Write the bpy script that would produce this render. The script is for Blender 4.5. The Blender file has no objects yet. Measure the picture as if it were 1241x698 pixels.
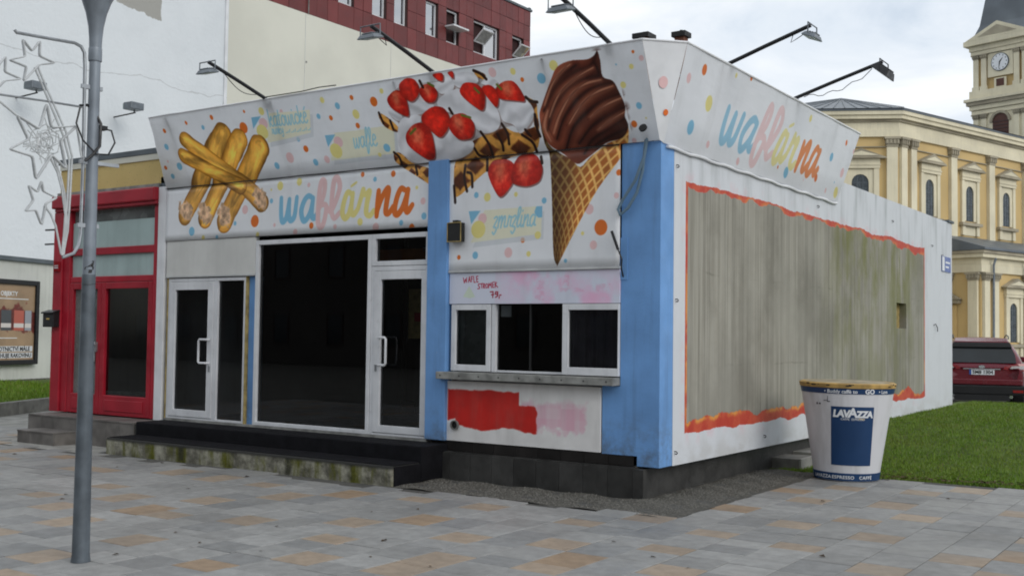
import bpy, math, random
import numpy as np
from mathutils import Vector, Matrix
R = math.radians
scene = bpy.context.scene
col = scene.collection

# ---------------------------------------------------------------- camera
cam_d = bpy.data.cameras.new('camera')
cam = bpy.data.objects.new('camera', cam_d)
col.objects.link(cam)
CAM = Vector((5.234, -10.406, 1.70))
YAW, PITCH, ROLL = R(34.393), R(2.407), R(0.739)
fw = Vector((-math.sin(YAW) * math.cos(PITCH), math.cos(YAW) * math.cos(PITCH), math.sin(PITCH)))
rt = Vector((math.cos(YAW), math.sin(YAW), 0))
upv = rt.cross(fw)
r2 = rt * math.cos(ROLL) + upv * math.sin(ROLL)
u2 = upv * math.cos(ROLL) - rt * math.sin(ROLL)
m = Matrix((r2, u2, -fw)).transposed().to_4x4()
m.translation = CAM
cam.matrix_world = m
cam_d.sensor_width = 36.0
cam_d.lens = 36.0 * 1332.5 / 1241.0
cam_d.clip_start = 0.1
cam_d.clip_end = 2000
scene.camera = cam

# ---------------------------------------------------------------- sky, sun, exposure
SUN = Vector((0.84, -0.16, 0.52)).normalized()
w = bpy.data.worlds.new('World')
scene.world = w
w.use_nodes = True
T = w.node_tree
T.nodes.clear()
wo = T.nodes.new('ShaderNodeOutputWorld')
bg = T.nodes.new('ShaderNodeBackground')
bg.inputs['Strength'].default_value = 0.1
sky = T.nodes.new('ShaderNodeTexSky')
sky.sky_type = 'NISHITA'
sky.sun_disc = False
sky.sun_elevation = math.asin(SUN.z)
sky.sun_rotation = math.atan2(SUN.x, SUN.y)
tc = T.nodes.new('ShaderNodeTexCoord')
sep = T.nodes.new('ShaderNodeSeparateXYZ')
T.links.new(tc.outputs['Generated'], sep.inputs[0])
zz = T.nodes.new('ShaderNodeMath'); zz.operation = 'ABSOLUTE'
T.links.new(sep.outputs['Z'], zz.inputs[0])
za = T.nodes.new('ShaderNodeMath'); za.operation = 'ADD'; za.inputs[1].default_value = 0.22
T.links.new(zz.outputs[0], za.inputs[0])
dv = T.nodes.new('ShaderNodeVectorMath'); dv.operation = 'DIVIDE'
cmb = T.nodes.new('ShaderNodeCombineXYZ')
for k in range(3):
    T.links.new(za.outputs[0], cmb.inputs[k])
T.links.new(tc.outputs['Generated'], dv.inputs[0])
T.links.new(cmb.outputs[0], dv.inputs[1])
cn = T.nodes.new('ShaderNodeTexNoise')
cn.inputs['Scale'].default_value = 1.7
cn.inputs['Detail'].default_value = 7
cn.inputs['Roughness'].default_value = 0.55
cn.inputs['Distortion'].default_value = 0.5
T.links.new(dv.outputs[0], cn.inputs['Vector'])
cr = T.nodes.new('ShaderNodeValToRGB')
cr.color_ramp.elements[0].position = 0.36
cr.color_ramp.elements[0].color = (7.0, 7.9, 9.0, 1)
cr.color_ramp.elements[1].position = 0.60
cr.color_ramp.elements[1].color = (10.2, 10.5, 10.8, 1)
T.links.new(cn.outputs['Fac'], cr.inputs['Fac'])
mx = T.nodes.new('ShaderNodeMix'); mx.data_type = 'RGBA'
cf = T.nodes.new('ShaderNodeMapRange')
cf.inputs['From Min'].default_value = 0.25
cf.inputs['From Max'].default_value = 0.42
cf.inputs['To Min'].default_value = 0.72
cf.inputs['To Max'].default_value = 1.0
T.links.new(cn.outputs['Fac'], cf.inputs['Value'])
T.links.new(cf.outputs['Result'], mx.inputs['Factor'])
T.links.new(sky.outputs[0], mx.inputs['A'])
T.links.new(cr.outputs['Color'], mx.inputs['B'])
T.links.new(mx.outputs['Result'], bg.inputs['Color'])
T.links.new(bg.outputs[0], wo.inputs['Surface'])

sd = bpy.data.lights.new('sun', 'SUN')
sd.energy = 1.2
sd.angle = R(32)
sd.color = (1.0, 0.96, 0.9)
sun = bpy.data.objects.new('sun', sd)
col.objects.link(sun)
sun.rotation_euler = SUN.to_track_quat('Z', 'Y').to_euler()
sun.location = (20, -5, 30)
vs = scene.view_settings
vs.view_transform = 'Standard'
vs.look = 'None'
vs.gamma = 1.0
vs.use_curve_mapping = False
vs.exposure = 0.0
scene.cycles.filter_width = 1.9   # the photograph is a little soft

# ---------------------------------------------------------------- mesh helpers
class MB:
    def __init__(s):
        s.v = []; s.f = []; s.mi = []; s.uv = None; s.cur = 0
    def add(s, vs, fs):
        b = len(s.v)
        s.v += [tuple(p) for p in vs]
        for f in fs:
            s.f.append([b + i for i in f]); s.mi.append(s.cur)
        return s
    def box(s, x0, x1, y0, y1, z0, z1):
        x0, x1 = min(x0, x1), max(x0, x1); y0, y1 = min(y0, y1), max(y0, y1); z0, z1 = min(z0, z1), max(z0, z1)
        return s.add([(x0,y0,z0),(x1,y0,z0),(x1,y1,z0),(x0,y1,z0),(x0,y0,z1),(x1,y0,z1),(x1,y1,z1),(x0,y1,z1)],
                     [(0,3,2,1),(4,5,6,7),(0,1,5,4),(1,2,6,5),(2,3,7,6),(3,0,4,7)])
    def hull8(s, p):   # eight corners ordered like box
        return s.add(p, [(0,3,2,1),(4,5,6,7),(0,1,5,4),(1,2,6,5),(2,3,7,6),(3,0,4,7)])
    def frame(s, x0, x1, z0, z1, wd, y0, y1, wb=None, wt=None):
        wb = wd if wb is None else wb; wt = wd if wt is None else wt
        s.box(x0, x0 + wd, y0, y1, z0, z1); s.box(x1 - wd, x1, y0, y1, z0, z1)
        s.box(x0 + wd, x1 - wd, y0, y1, z0, z0 + wb); s.box(x0 + wd, x1 - wd, y0, y1, z1 - wt, z1)
        return s
    def prism(s, pts, f0, f1):   # polygon pts (a,b); f0, f1 map (a,b) to 3D for the two ends
        n = len(pts)
        vs_ = [f0(*p) for p in pts] + [f1(*p) for p in pts]
        fs = [tuple(range(n))[::-1], tuple(range(n, 2 * n))] + [(i, (i + 1) % n, n + (i + 1) % n, n + i) for i in range(n)]
        return s.add(vs_, fs)
    def tube(s, pts, r, n=8, closed=False):
        pts = [Vector(p) for p in pts]; k = len(pts)
        rs = r if isinstance(r, (list, tuple)) else [r] * k
        vs_ = []; fs = []; prev = None
        for i, p in enumerate(pts):
            a = pts[(i - 1) % k] if (i > 0 or closed) else p
            b = pts[(i + 1) % k] if (i < k - 1 or closed) else p
            d = (b - a).normalized() if (b - a).length > 1e-9 else Vector((0, 0, 1))
            if prev is None:
                prev = d.orthogonal().normalized()
            prev = (prev - d * prev.dot(d)).normalized()
            q = d.cross(prev)
            for j in range(n):
                t = 2 * math.pi * j / n
                vs_.append(p + (prev * math.cos(t) + q * math.sin(t)) * rs[i])
        for i in range(k if closed else k - 1):
            for j in range(n):
                a0 = i * n + j; a1 = i * n + (j + 1) % n
                b0 = ((i + 1) % k) * n + j; b1 = ((i + 1) % k) * n + (j + 1) % n
                fs.append((a0, a1, b1, b0))
        if not closed:
            fs.append(tuple(range(n))[::-1]); fs.append(tuple(range((k - 1) * n, k * n)))
        return s.add(vs_, fs)
    def lathe(s, prof, n=24, c=(0, 0, 0), cap=True):
        vs_ = []; fs = []
        for r, z in prof:
            for j in range(n):
                t = 2 * math.pi * j / n
                vs_.append((c[0] + r * math.cos(t), c[1] + r * math.sin(t), c[2] + z))
        for i in range(len(prof) - 1):
            for j in range(n):
                fs.append((i*n+j, i*n+(j+1)%n, (i+1)*n+(j+1)%n, (i+1)*n+j))
        if cap:
            fs.append(tuple(range(n))[::-1]); fs.append(tuple(range((len(prof)-1)*n, len(prof)*n)))
        return s.add(vs_, fs)
    def mesh(s, name, mats):
        me = bpy.data.meshes.new(name)
        me.from_pydata([tuple(p) for p in s.v], [], s.f)
        for mm in (mats if isinstance(mats, (list, tuple)) else [mats]):
            me.materials.append(mm)
        if any(s.mi):
            me.polygons.foreach_set('material_index', s.mi)
        me.update()
        return me
    def build(s, name, mats, parent=None, smooth=False, bevel=0.0):
        return obj(name, s.mesh(name, mats), parent, smooth, bevel)

def obj(name, me, parent=None, smooth=False, bevel=0.0):
    o = bpy.data.objects.new(name, me)
    col.objects.link(o)
    if parent is not None:
        o.parent = parent
    if smooth:
        me.polygons.foreach_set('use_smooth', [True] * len(me.polygons))
        md = o.modifiers.new('edges', 'EDGE_SPLIT'); md.split_angle = R(40)
    if bevel:
        b = o.modifiers.new('bevel', 'BEVEL'); b.width = bevel; b.segments = 2; b.limit_method = 'ANGLE'; b.angle_limit = R(50)
    return o
def tag(o, label=None, cat=None, group=None, kind=None):
    if label: o['label'] = label
    if cat: o['category'] = cat
    if group: o['group'] = group
    if kind: o['kind'] = kind
    return o
def thing(name, loc, rz, label, cat, group=None):
    o = bpy.data.objects.new(name, None)
    col.objects.link(o)
    o.location = loc; o.rotation_euler = (0, 0, rz); o.empty_display_size = 0.2
    return tag(o, label, cat, group)
def share(name, me, loc, parent, rz=0.0, sc=None, bevel=0.0):
    o = bpy.data.objects.new(name, me); col.objects.link(o); o.parent = parent
    o.location = loc; o.rotation_euler = (0, 0, rz)
    if sc: o.scale = sc
    return o

# ---------------------------------------------------------------- material helpers
class NB:
    def __init__(s, name):
        s.m = bpy.data.materials.new(name); s.m.use_nodes = True
        s.t = s.m.node_tree; s.n = s.t.nodes
        s.b = s.n['Principled BSDF']
        s._pos = None
    def lk(s, a, sock):
        if hasattr(a, 'is_output'): s.t.links.new(a, sock)
        elif isinstance(a, (tuple, list)) and sock.type == 'RGBA': sock.default_value = tuple(a)[:3] + (1.0,)
        else: sock.default_value = a
    def pos(s):
        if s._pos is None:
            g = s.n.new('ShaderNodeNewGeometry'); q = s.n.new('ShaderNodeSeparateXYZ')
            s.t.links.new(g.outputs['Position'], q.inputs[0])
            s._pos = (q.outputs[0], q.outputs[1], q.outputs[2]); s._pv = g.outputs['Position']; s._isl = g.outputs['Random Per Island']
        return s._pos
    def pv(s):
        s.pos(); return s._pv
    def island(s):
        s.pos(); return s._isl
    def orand(s):
        return s.n.new('ShaderNodeObjectInfo').outputs['Random']
    def objc(s):
        return s.n.new('ShaderNodeTexCoord').outputs['Object']
    def mth(s, op, a, b=0.0, c=0.0):
        q = s.n.new('ShaderNodeMath'); q.operation = op
        s.lk(a, q.inputs[0]); s.lk(b, q.inputs[1]); s.lk(c, q.inputs[2])
        return q.outputs[0]
    def comb(s, x, y, z):
        q = s.n.new('ShaderNodeCombineXYZ')
        for i, a in enumerate((x, y, z)): s.lk(a, q.inputs[i])
        return q.outputs[0]
    def scaled(s, sx, sy, sz, vec=None):
        q = s.n.new('ShaderNodeVectorMath'); q.operation = 'MULTIPLY'
        s.t.links.new(vec if vec is not None else s.pv(), q.inputs[0]); q.inputs[1].default_value = (sx, sy, sz)
        return q.outputs[0]
    def noise(s, scale, detail=4, rough=0.55, vec=None, dist=0.0):
        q = s.n.new('ShaderNodeTexNoise')
        s.t.links.new(vec if vec is not None else s.pv(), q.inputs['Vector'])
        q.inputs['Scale'].default_value = scale; q.inputs['Detail'].default_value = detail
        q.inputs['Roughness'].default_value = rough; q.inputs['Distortion'].default_value = dist
        return q.outputs['Fac']
    def voro(s, scale, vec=None, out='Distance'):
        q = s.n.new('ShaderNodeTexVoronoi'); q.inputs['Scale'].default_value = scale
        s.t.links.new(vec if vec is not None else s.pv(), q.inputs['Vector'])
        return q.outputs[out]
    def step(s, x, a, b, lo=0.0, hi=1.0):
        q = s.n.new('ShaderNodeMapRange'); q.interpolation_type = 'SMOOTHSTEP'
        s.lk(x, q.inputs['Value'])
        q.inputs['From Min'].default_value = a; q.inputs['From Max'].default_value = b
        q.inputs['To Min'].default_value = lo; q.inputs['To Max'].default_value = hi
        return q.outputs['Result']
    def mix(s, f, a, b, mode='MIX'):
        q = s.n.new('ShaderNodeMix'); q.data_type = 'RGBA'; q.blend_type = mode
        s.lk(f, q.inputs[0]); s.lk(a, q.inputs[6]); s.lk(b, q.inputs[7])
        return q.outputs[2]
    def bump(s, h, strength=0.3, dist=0.01):
        q = s.n.new('ShaderNodeBump'); q.inputs['Strength'].default_value = strength; q.inputs['Distance'].default_value = dist
        s.lk(h, q.inputs['Height']); s.t.links.new(q.outputs[0], s.b.inputs['Normal'])
        return s
    def out(s, c, rough=0.6, metal=0.0, spec=0.4):
        s.lk(c, s.b.inputs['Base Color']); s.lk(rough, s.b.inputs['Roughness']); s.lk(metal, s.b.inputs['Metallic'])
        s.b.inputs['Specular IOR Level'].default_value = spec
        return s.m

def dark(c, k): return tuple(x * k for x in c)
def simple(name, c, rough=0.6, var=0.18, scale=2.5, bump=0.0, bscale=60, metal=0.0, spec=0.4, streak=0.0, obj_var=0.0):
    b = NB(name)
    f = b.step(b.noise(scale, 5), 0.3, 0.7)
    cc = b.mix(f, dark(c, 1 - var), dark(c, 1 + var * 0.5))
    if streak:
        st = b.step(b.noise(1.0, 5, 0.6, vec=b.scaled(9, 9, 0.6)), 0.45, 0.75)
        cc = b.mix(b.mth('MULTIPLY', st, streak), cc, dark(c, 0.45))
    if obj_var:
        o = b.step(b.orand(), 0, 1, 1 - obj_var, 1 + obj_var)
        cc = b.mix(1.0, cc, b.comb(o, o, o), 'MULTIPLY')
    if bump:
        b.bump(b.noise(bscale, 4), bump, 0.01)
    fr = b.step(b.noise(scale * 4, 3), 0.3, 0.7, max(rough - 0.08, 0), min(rough + 0.08, 1))
    return b.out(cc, fr, metal, spec)
def glass(name, tint=(0.75, 0.8, 0.8), refl=0.06, rough=0.01):
    b = NB(name); n = b.n; n.remove(b.b)
    tr = n.new('ShaderNodeBsdfTransparent'); tr.inputs[0].default_value = tint + (1,)
    gl = n.new('ShaderNodeBsdfGlossy'); gl.inputs['Roughness'].default_value = rough; gl.inputs[0].default_value = (0.95, 0.97, 1, 1)
    fr = n.new('ShaderNodeFresnel'); fr.inputs[0].default_value = 1.5
    ad = b.mth('ADD', fr.outputs[0], refl)
    ms = n.new('ShaderNodeMixShader')
    b.t.links.new(ad, ms.inputs[0]); b.t.links.new(tr.outputs[0], ms.inputs[1]); b.t.links.new(gl.outputs[0], ms.inputs[2])
    b.t.links.new(ms.outputs[0], n['Material Output'].inputs[0])
    return b.m

# ---------------------------------------------------------------- printed artwork, drawn with numpy into textures
ART = {
  'straw': [[[-3.467,4.591],[-3.341,4.667],[-3.244,4.668],[-3.182,4.572],[-3.209,4.357],[-3.31,4.393],[-3.44,4.485]],[[-3.238,4.731],[-3.1,4.803],[-2.983,4.776],[-2.95,4.671],[-3.001,4.589],[-3.103,4.525],[-3.208,4.588]],[[-2.967,4.623],[-2.884,4.701],[-2.761,4.699],[-2.704,4.593],[-2.785,4.489],[-2.905,4.503]],[[-3.005,4.348],[-2.822,4.425],[-2.678,4.394],[-2.626,4.271],[-2.701,4.139],[-2.839,4.049],[-2.953,4.176],[-3.035,4.262]],[[-3.341,4.123],[-3.207,4.227],[-3.054,4.251],[-2.951,4.137],[-2.991,3.829],[-3.109,3.812],[-3.261,3.931],[-3.345,4.018]],[[-2.647,4.209],[-2.559,4.289],[-2.405,4.298],[-2.304,4.175],[-2.374,4.018],[-2.56,4.003],[-2.649,4.108]],[[-2.375,4.579],[-2.292,4.654],[-2.126,4.622],[-2.056,4.517],[-2.136,4.306],[-2.277,4.42],[-2.366,4.516]],[[-2.08,4.58],[-1.946,4.596],[-1.87,4.495],[-1.942,4.322],[-2.029,4.465]],[[-1.889,4.546],[-1.755,4.613],[-1.62,4.597],[-1.535,4.361],[-1.678,4.396],[-1.879,4.436]],[[-2.722,4.813],[-2.553,4.816],[-2.587,4.715],[-2.655,4.74]],[[-2.496,4.809],[-2.404,4.814],[-2.426,4.727],[-2.455,4.748]],[[-2.225,3.594],[-2.153,3.71],[-1.948,3.699],[-1.846,3.614],[-1.858,3.471],[-2,3.313],[-2.073,3.305],[-2.179,3.469]],[[-1.86,3.639],[-1.776,3.74],[-1.578,3.736],[-1.478,3.586],[-1.517,3.436],[-1.671,3.392],[-1.828,3.422],[-1.887,3.473]]],
  'cream': [[[-3.494,4.517],[-3.332,4.421],[-3.305,4.315],[-3.404,4.312],[-3.503,4.401]],[[-2.782,4.726],[-2.587,4.715],[-2.531,4.794],[-2.431,4.683],[-2.477,4.591],[-2.653,4.562],[-2.718,4.644]],[[-2.427,4.744],[-2.279,4.786],[-2.117,4.742],[-2.09,4.642],[-2.21,4.632],[-2.368,4.602],[-2.439,4.66]],[[-2.08,4.629],[-1.965,4.675],[-1.834,4.635],[-1.889,4.546],[-1.989,4.594]],[[-3.193,4.586],[-3.107,4.512],[-3.031,4.593],[-2.996,4.513],[-2.808,4.467],[-2.825,4.418],[-2.981,4.371],[-3.194,4.355],[-3.186,4.47]],[[-1.91,4.428],[-1.65,4.398],[-1.498,4.345],[-1.463,4.222],[-1.533,4.121],[-1.714,3.981],[-1.759,4.12],[-1.89,4.157],[-1.925,4.283]],[[-2.752,4.448],[-2.628,4.546],[-2.368,4.602],[-2.366,4.516],[-2.136,4.306],[-2.064,4.494],[-1.952,4.335],[-1.946,4.163],[-2.031,4.073],[-2.185,4.051],[-2.31,4.125],[-2.33,4.252],[-2.607,4.331]],[[-3.39,4.258],[-3.281,4.338],[-3.037,4.347],[-3.039,4.249],[-3.267,4.194],[-3.345,4.11],[-3.266,3.918],[-3,3.803],[-2.94,4.123],[-2.824,4.048],[-2.673,4.174],[-2.663,4.084],[-2.562,3.998],[-2.395,3.97],[-2.453,3.86],[-2.663,3.78],[-3.008,3.778],[-3.299,3.775],[-3.422,3.892],[-3.488,4.031]]],
  'waffle': [[[-3.686,4.446],[-3.594,4.423],[-3.399,4.233],[-3.457,4.165],[-3.65,4.271]],[[-3.622,3.936],[-3.505,3.939],[-3.367,3.767],[-3.06,3.693],[-3.033,3.457],[-3.267,3.594],[-3.637,3.802]],[[-2.73,3.755],[-2.592,3.808],[-2.385,3.981],[-2.156,4.048],[-1.953,4.139],[-1.766,3.998],[-1.614,4.032],[-1.466,4.066],[-1.443,3.967],[-1.55,3.757],[-1.862,3.754],[-2.241,3.619],[-2.684,3.293],[-2.729,3.382]],[[-1.518,4.419],[-1.391,4.333],[-1.42,4.229],[-1.438,4.015],[-1.506,4.021],[-1.477,4.223]],[[-2.131,4.791],[-1.964,4.722],[-1.999,4.655],[-2.104,4.692]]],
  'ridge': [[[-2.691,3.355],[-2.48,3.526],[-2.242,3.692],[-1.969,3.893],[-1.79,4.012]],[[-2.606,3.745],[-2.461,3.835],[-2.212,3.865]],[[-2.214,4.053],[-2.082,3.903],[-1.998,3.795]],[[-1.929,4.125],[-1.766,3.998],[-1.759,3.824]],[[-1.849,3.807],[-1.679,3.805],[-1.538,3.805]],[[-2.697,3.628],[-2.511,3.541]],[[-2.631,3.45],[-2.726,3.556]],[[-1.71,3.795],[-1.628,3.887],[-1.485,3.995]],[[-2.483,3.687],[-2.363,3.751],[-2.286,3.672]]],
  'choc': [[[-3.654,4.443],[-3.63,4.309]],[[-3.513,4.328],[-3.506,4.231]],[[-3.604,3.94],[-3.544,3.875],[-3.533,3.767]],[[-3.319,3.738],[-3.294,3.634]],[[-3.093,3.733],[-3.055,3.478]],[[-2.559,3.692],[-2.572,3.545],[-2.532,3.382]],[[-2.527,3.604],[-2.466,3.575],[-2.454,3.427]],[[-2.239,4.068],[-2.168,3.911],[-2.154,3.758]],[[-2.242,3.766],[-2.241,3.607]],[[-2.018,4.022],[-1.983,3.894],[-1.99,3.82]],[[-1.925,4.136],[-1.877,4.009],[-1.89,3.886]],[[-1.522,4.407],[-1.468,4.354],[-1.391,4.333]],[[-1.457,4.197],[-1.472,4.042],[-1.458,3.944]],[[-1.686,3.978],[-1.573,3.882],[-1.548,3.769]],[[-1.628,4.033],[-1.58,3.956]],[[-2.121,4.778],[-2.034,4.731],[-1.982,4.665]],[[-1.493,3.705],[-1.478,3.633]],[[-2.724,3.457],[-2.705,3.257]],[[-2.912,4.754],[-2.892,4.677]],[[-2.591,4.38],[-2.566,4.315]],[[-2.387,3.88],[-2.351,3.8],[-2.271,3.768]]],
  'leaf': [[[-2.44,4.284],[-2.332,4.247]],[[-2.168,4.579],[-2.127,4.525]],[[-1.861,4.59],[-1.82,4.537]],[[-2.801,4.716],[-2.738,4.676]],[[-3.269,4.142],[-3.169,4.197]]],
  'swirl': [[-0.512,4.788],[-0.501,4.675],[-0.51,4.508],[-0.4,4.442],[-0.351,4.305],[-0.319,4.16],[-0.351,4.056],[-0.337,3.946],[-0.436,3.829],[-0.646,3.786],[-0.876,3.651],[-1.021,3.59],[-1.191,3.712],[-1.364,3.84],[-1.403,4.015],[-1.404,4.166],[-1.353,4.273],[-1.151,4.544],[-1.033,4.674],[-0.856,4.722],[-0.657,4.713],[-0.563,4.743]],
  'fold': [[[-0.514,4.781],[-0.612,4.655],[-0.848,4.596],[-1.11,4.466],[-1.321,4.232]],[[-0.515,4.519],[-0.705,4.525],[-0.949,4.447],[-1.188,4.255],[-1.34,4.009]],[[-0.402,4.435],[-0.653,4.412],[-0.881,4.312],[-1.094,4.133],[-1.239,3.904]],[[-0.343,4.304],[-0.571,4.259],[-0.798,4.157],[-1,4.012],[-1.144,3.782]],[[-0.319,4.16],[-0.532,4.093],[-0.754,4.006],[-0.966,3.823]],[[-0.345,4.048],[-0.566,3.951],[-0.795,3.844],[-0.918,3.708]],[[-0.787,4.677],[-0.972,4.594],[-1.16,4.436]],[[-0.565,4.684],[-0.542,4.54],[-0.705,4.525]],[[-0.339,3.939],[-0.544,3.876],[-0.768,3.786]]],
  'foldlight': [[[-0.602,4.618],[-0.822,4.54],[-1.088,4.391],[-1.279,4.153]],[[-0.538,4.476],[-0.742,4.458],[-0.952,4.357],[-1.15,4.158],[-1.274,3.964]],[[-0.413,4.39],[-0.649,4.347],[-0.859,4.237],[-1.051,4.055]],[[-0.344,4.251],[-0.567,4.194],[-0.773,4.093]],[[-0.865,4.688],[-1.007,4.616],[-1.171,4.473],[-1.306,4.286]],[[-0.331,4.107],[-0.527,4.031],[-0.71,3.939]],[[-1.28,4.228],[-1.371,4.05],[-1.333,3.875]]],
  'cone': [[-1.406,4.159],[-1.397,3.957],[-1.335,3.788],[-1.105,3.651],[-0.978,3.55],[-0.855,3.649],[-0.627,3.781],[-0.436,3.829],[-0.337,3.946],[-0.431,3.668],[-0.748,3.301],[-1.012,2.886],[-1.239,2.504],[-1.269,2.483],[-1.313,2.608],[-1.337,3.12],[-1.371,3.672],[-1.422,3.864]],
  'rolls': [[[[-6.457,4.457],[-7.095,3.957],[-7.588,3.36]],0.105],[[[-6.178,4.348],[-6.775,3.834],[-7.157,3.29]],0.1],[[[-5.838,4.212],[-6.402,3.713],[-6.756,3.224]],0.11],[[[-7.257,4.436],[-6.706,3.976],[-6.015,3.438]],0.095],[[[-7.406,4.217],[-6.9,3.93],[-6.434,3.692]],0.085]],
  'filling': [[[-7.58,3.419],0.085,0.13],[[-7.167,3.362],0.085,0.13],[[-6.752,3.305],0.09,0.13],[[-6.06,3.509],0.08,0.13]],
  'word': [['b',[[[-5.641,3.484],[-5.64,3.272],[-5.609,3.165],[-5.538,3.219],[-5.486,3.456]],[[-5.486,3.456],[-5.491,3.265],[-5.462,3.177],[-5.386,3.231],[-5.345,3.476]],[[-5.051,3.449],[-5.13,3.482],[-5.206,3.421],[-5.26,3.291],[-5.225,3.166],[-5.158,3.181],[-5.085,3.291],[-5.045,3.449]],[[-5.045,3.449],[-5.071,3.243],[-5.03,3.185],[-4.967,3.247]]]],['p',[[[-4.967,3.247],[-4.856,3.475],[-4.837,3.633],[-4.882,3.673],[-4.918,3.592],[-4.943,3.387],[-4.957,3.162],[-4.924,3.067],[-4.865,3.087],[-4.818,3.23],[-4.814,3.342],[-4.893,3.35]],[[-4.814,3.342],[-4.718,3.262],[-4.579,3.532],[-4.608,3.673],[-4.663,3.672],[-4.697,3.54],[-4.716,3.281],[-4.665,3.167],[-4.571,3.232]]]],['y',[[[-4.369,3.46],[-4.436,3.486],[-4.491,3.379],[-4.521,3.233],[-4.477,3.158],[-4.412,3.2],[-4.366,3.335],[-4.345,3.466]],[[-4.345,3.466],[-4.369,3.262],[-4.326,3.196],[-4.252,3.265]],[[-4.377,3.56],[-4.289,3.605]],[[-4.252,3.265],[-4.197,3.417],[-4.17,3.503],[-4.174,3.461],[-4.111,3.444],[-4.064,3.472],[-4.099,3.338],[-4.112,3.203],[-4.051,3.169],[-3.988,3.227]]]],['o',[[[-3.911,3.472],[-3.924,3.31],[-3.941,3.158]],[[-3.933,3.212],[-3.866,3.37],[-3.779,3.485],[-3.751,3.471],[-3.776,3.329],[-3.791,3.199],[-3.74,3.184],[-3.672,3.261]],[[-3.492,3.459],[-3.554,3.476],[-3.616,3.364],[-3.647,3.209],[-3.605,3.159],[-3.532,3.221],[-3.471,3.356],[-3.442,3.46]],[[-3.437,3.459],[-3.469,3.267],[-3.44,3.186],[-3.365,3.265]]]]],
  'dots': [[-7.625,4.611,0.032,'o'],[-7.123,4.678,0.026,'o'],[-6.574,4.69,0.034,'o'],[-6.813,4.577,0.035,'b'],[-7.695,4.375,0.046,'b'],[-7.582,4.082,0.06,'b'],[-7.88,4.081,0.032,'o'],[-7.785,3.937,0.042,'b'],[-6.034,4.491,0.081,'o'],[-5.612,4.677,0.054,'y'],[-5.26,4.639,0.029,'p'],[-4.283,4.604,0.043,'b'],[-4.017,4.681,0.031,'o'],[-4.505,4.704,0.04,'y'],[-3.521,4.704,0.034,'y'],[-3.686,4.591,0.062,'o'],[-4.651,4.511,0.036,'b'],[-4.452,4.469,0.032,'o'],[-4.029,4.474,0.059,'y'],[-4.057,4.333,0.036,'o'],[-5.035,4.107,0.046,'o'],[-5.366,4.016,0.073,'p'],[-5.651,3.928,0.048,'b'],[-4.937,3.915,0.046,'b'],[-5.12,4.249,0.034,'b'],[-5.665,3.65,0.06,'y'],[-5.307,3.681,0.052,'y'],[-5.831,3.457,0.034,'b'],[-5.129,3.627,0.03,'p'],[-4.188,3.699,0.033,'o'],[-3.678,3.671,0.04,'o'],[-3.977,3.623,0.032,'b'],[-5.073,3.089,0.042,'o'],[-6.146,3.199,0.083,'o'],[-6.342,3.367,0.062,'p'],[-6.535,3.186,0.031,'b'],[-7.444,3.113,0.065,'b'],[-4.216,3.099,0.049,'y'],[-4.645,3.057,0.033,'p'],[-3.951,3.018,0.056,'p'],[-3.366,2.988,0.047,'o'],[-3.535,3.055,0.035,'b'],[-3.197,3.304,0.043,'p'],[-3.179,3.12,0.043,'b'],[-3.301,3.475,0.024,'y'],[-5.364,3.017,0.042,'p'],[-5.759,3.128,0.026,'p'],[-6.083,3.012,0.035,'y'],[-7.193,3.012,0.036,'y'],[-6.903,3.009,0.031,'b'],[-5.931,4.711,0.021,'o'],[-7.789,4.171,0.019,'p'],[-5.835,3.609,0.017,'y'],[-6.217,4.897,0.021,'p'],[-4.352,4.059,0.024,'y'],[-4.732,3.942,0.05,'p'],[-4.821,4.55,0.016,'y'],[-1.608,4.71,0.038,'y'],[-1.514,4.605,0.026,'o'],[-1.263,4.582,0.059,'b'],[-1.072,4.699,0.058,'y'],[-1.877,4.729,0.054,'p'],[-0.289,4.384,0.036,'y'],[-0.153,4.565,0.029,'y'],[-0.102,4.718,0.018,'o'],[-0.16,4.15,0.036,'b'],[-0.263,3.965,0.037,'o'],[-0.324,4.613,0.011,'b'],[-0.021,4.639,0.031,'p'],[-0.709,2.872,0.086,'o'],[-0.801,2.684,0.049,'p'],[-0.494,3.456,0.034,'o'],[-0.521,3.209,0.034,'p'],[-0.854,3.078,0.057,'p'],[-2.235,3.293,0.052,'y'],[-2.395,3.327,0.036,'b'],[-1.829,3.3,0.028,'y'],[-1.445,3.207,0.035,'b'],[-1.731,2.772,0.031,'o'],[-1.928,2.637,0.059,'p'],[-1.649,2.613,0.032,'y'],[-2.397,2.619,0.044,'b'],[-2.639,2.602,0.028,'o'],[-0.938,2.817,0.022,'y'],[-1.155,2.521,0.023,'b'],[-0.11,4.014,0.011,'y'],[-0.304,3.786,0.03,'p']],
  'strip': [[[-5.494,4.636],[-4.768,4.614],[-4.867,4.318],[-5.684,4.242]],[[-4.478,4.28],[-3.485,4.273],[-3.588,3.925],[-4.67,3.924]],[[-2.275,3.142],[-1.473,3.148],[-1.481,2.835],[-2.468,2.77]]],
  'stripdots': [[-5.644,4.509,0.077,'p'],[-5.706,4.399,0.102,'y'],[-4.455,4.158,0.071,'p'],[-4.536,4.044,0.099,'y'],[-3.694,4.006,0.052,'b'],[-3.837,3.928,0.028,'y'],[-2.301,3.046,0.062,'p'],[-2.36,2.921,0.103,'y'],[-1.526,2.821,0.043,'y']],
  'striptri': [[[-5.835,4.615],[-5.648,4.614],[-5.856,4.453]],[[-4.645,4.259],[-4.468,4.257],[-4.648,4.101]],[[-2.505,3.143],[-2.33,3.14],[-2.465,2.987]],[[-1.574,3.086],[-1.549,3.146],[-1.469,3.148],[-1.467,3.02],[-1.522,3.019],[-1.561,3.053]]],
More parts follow.
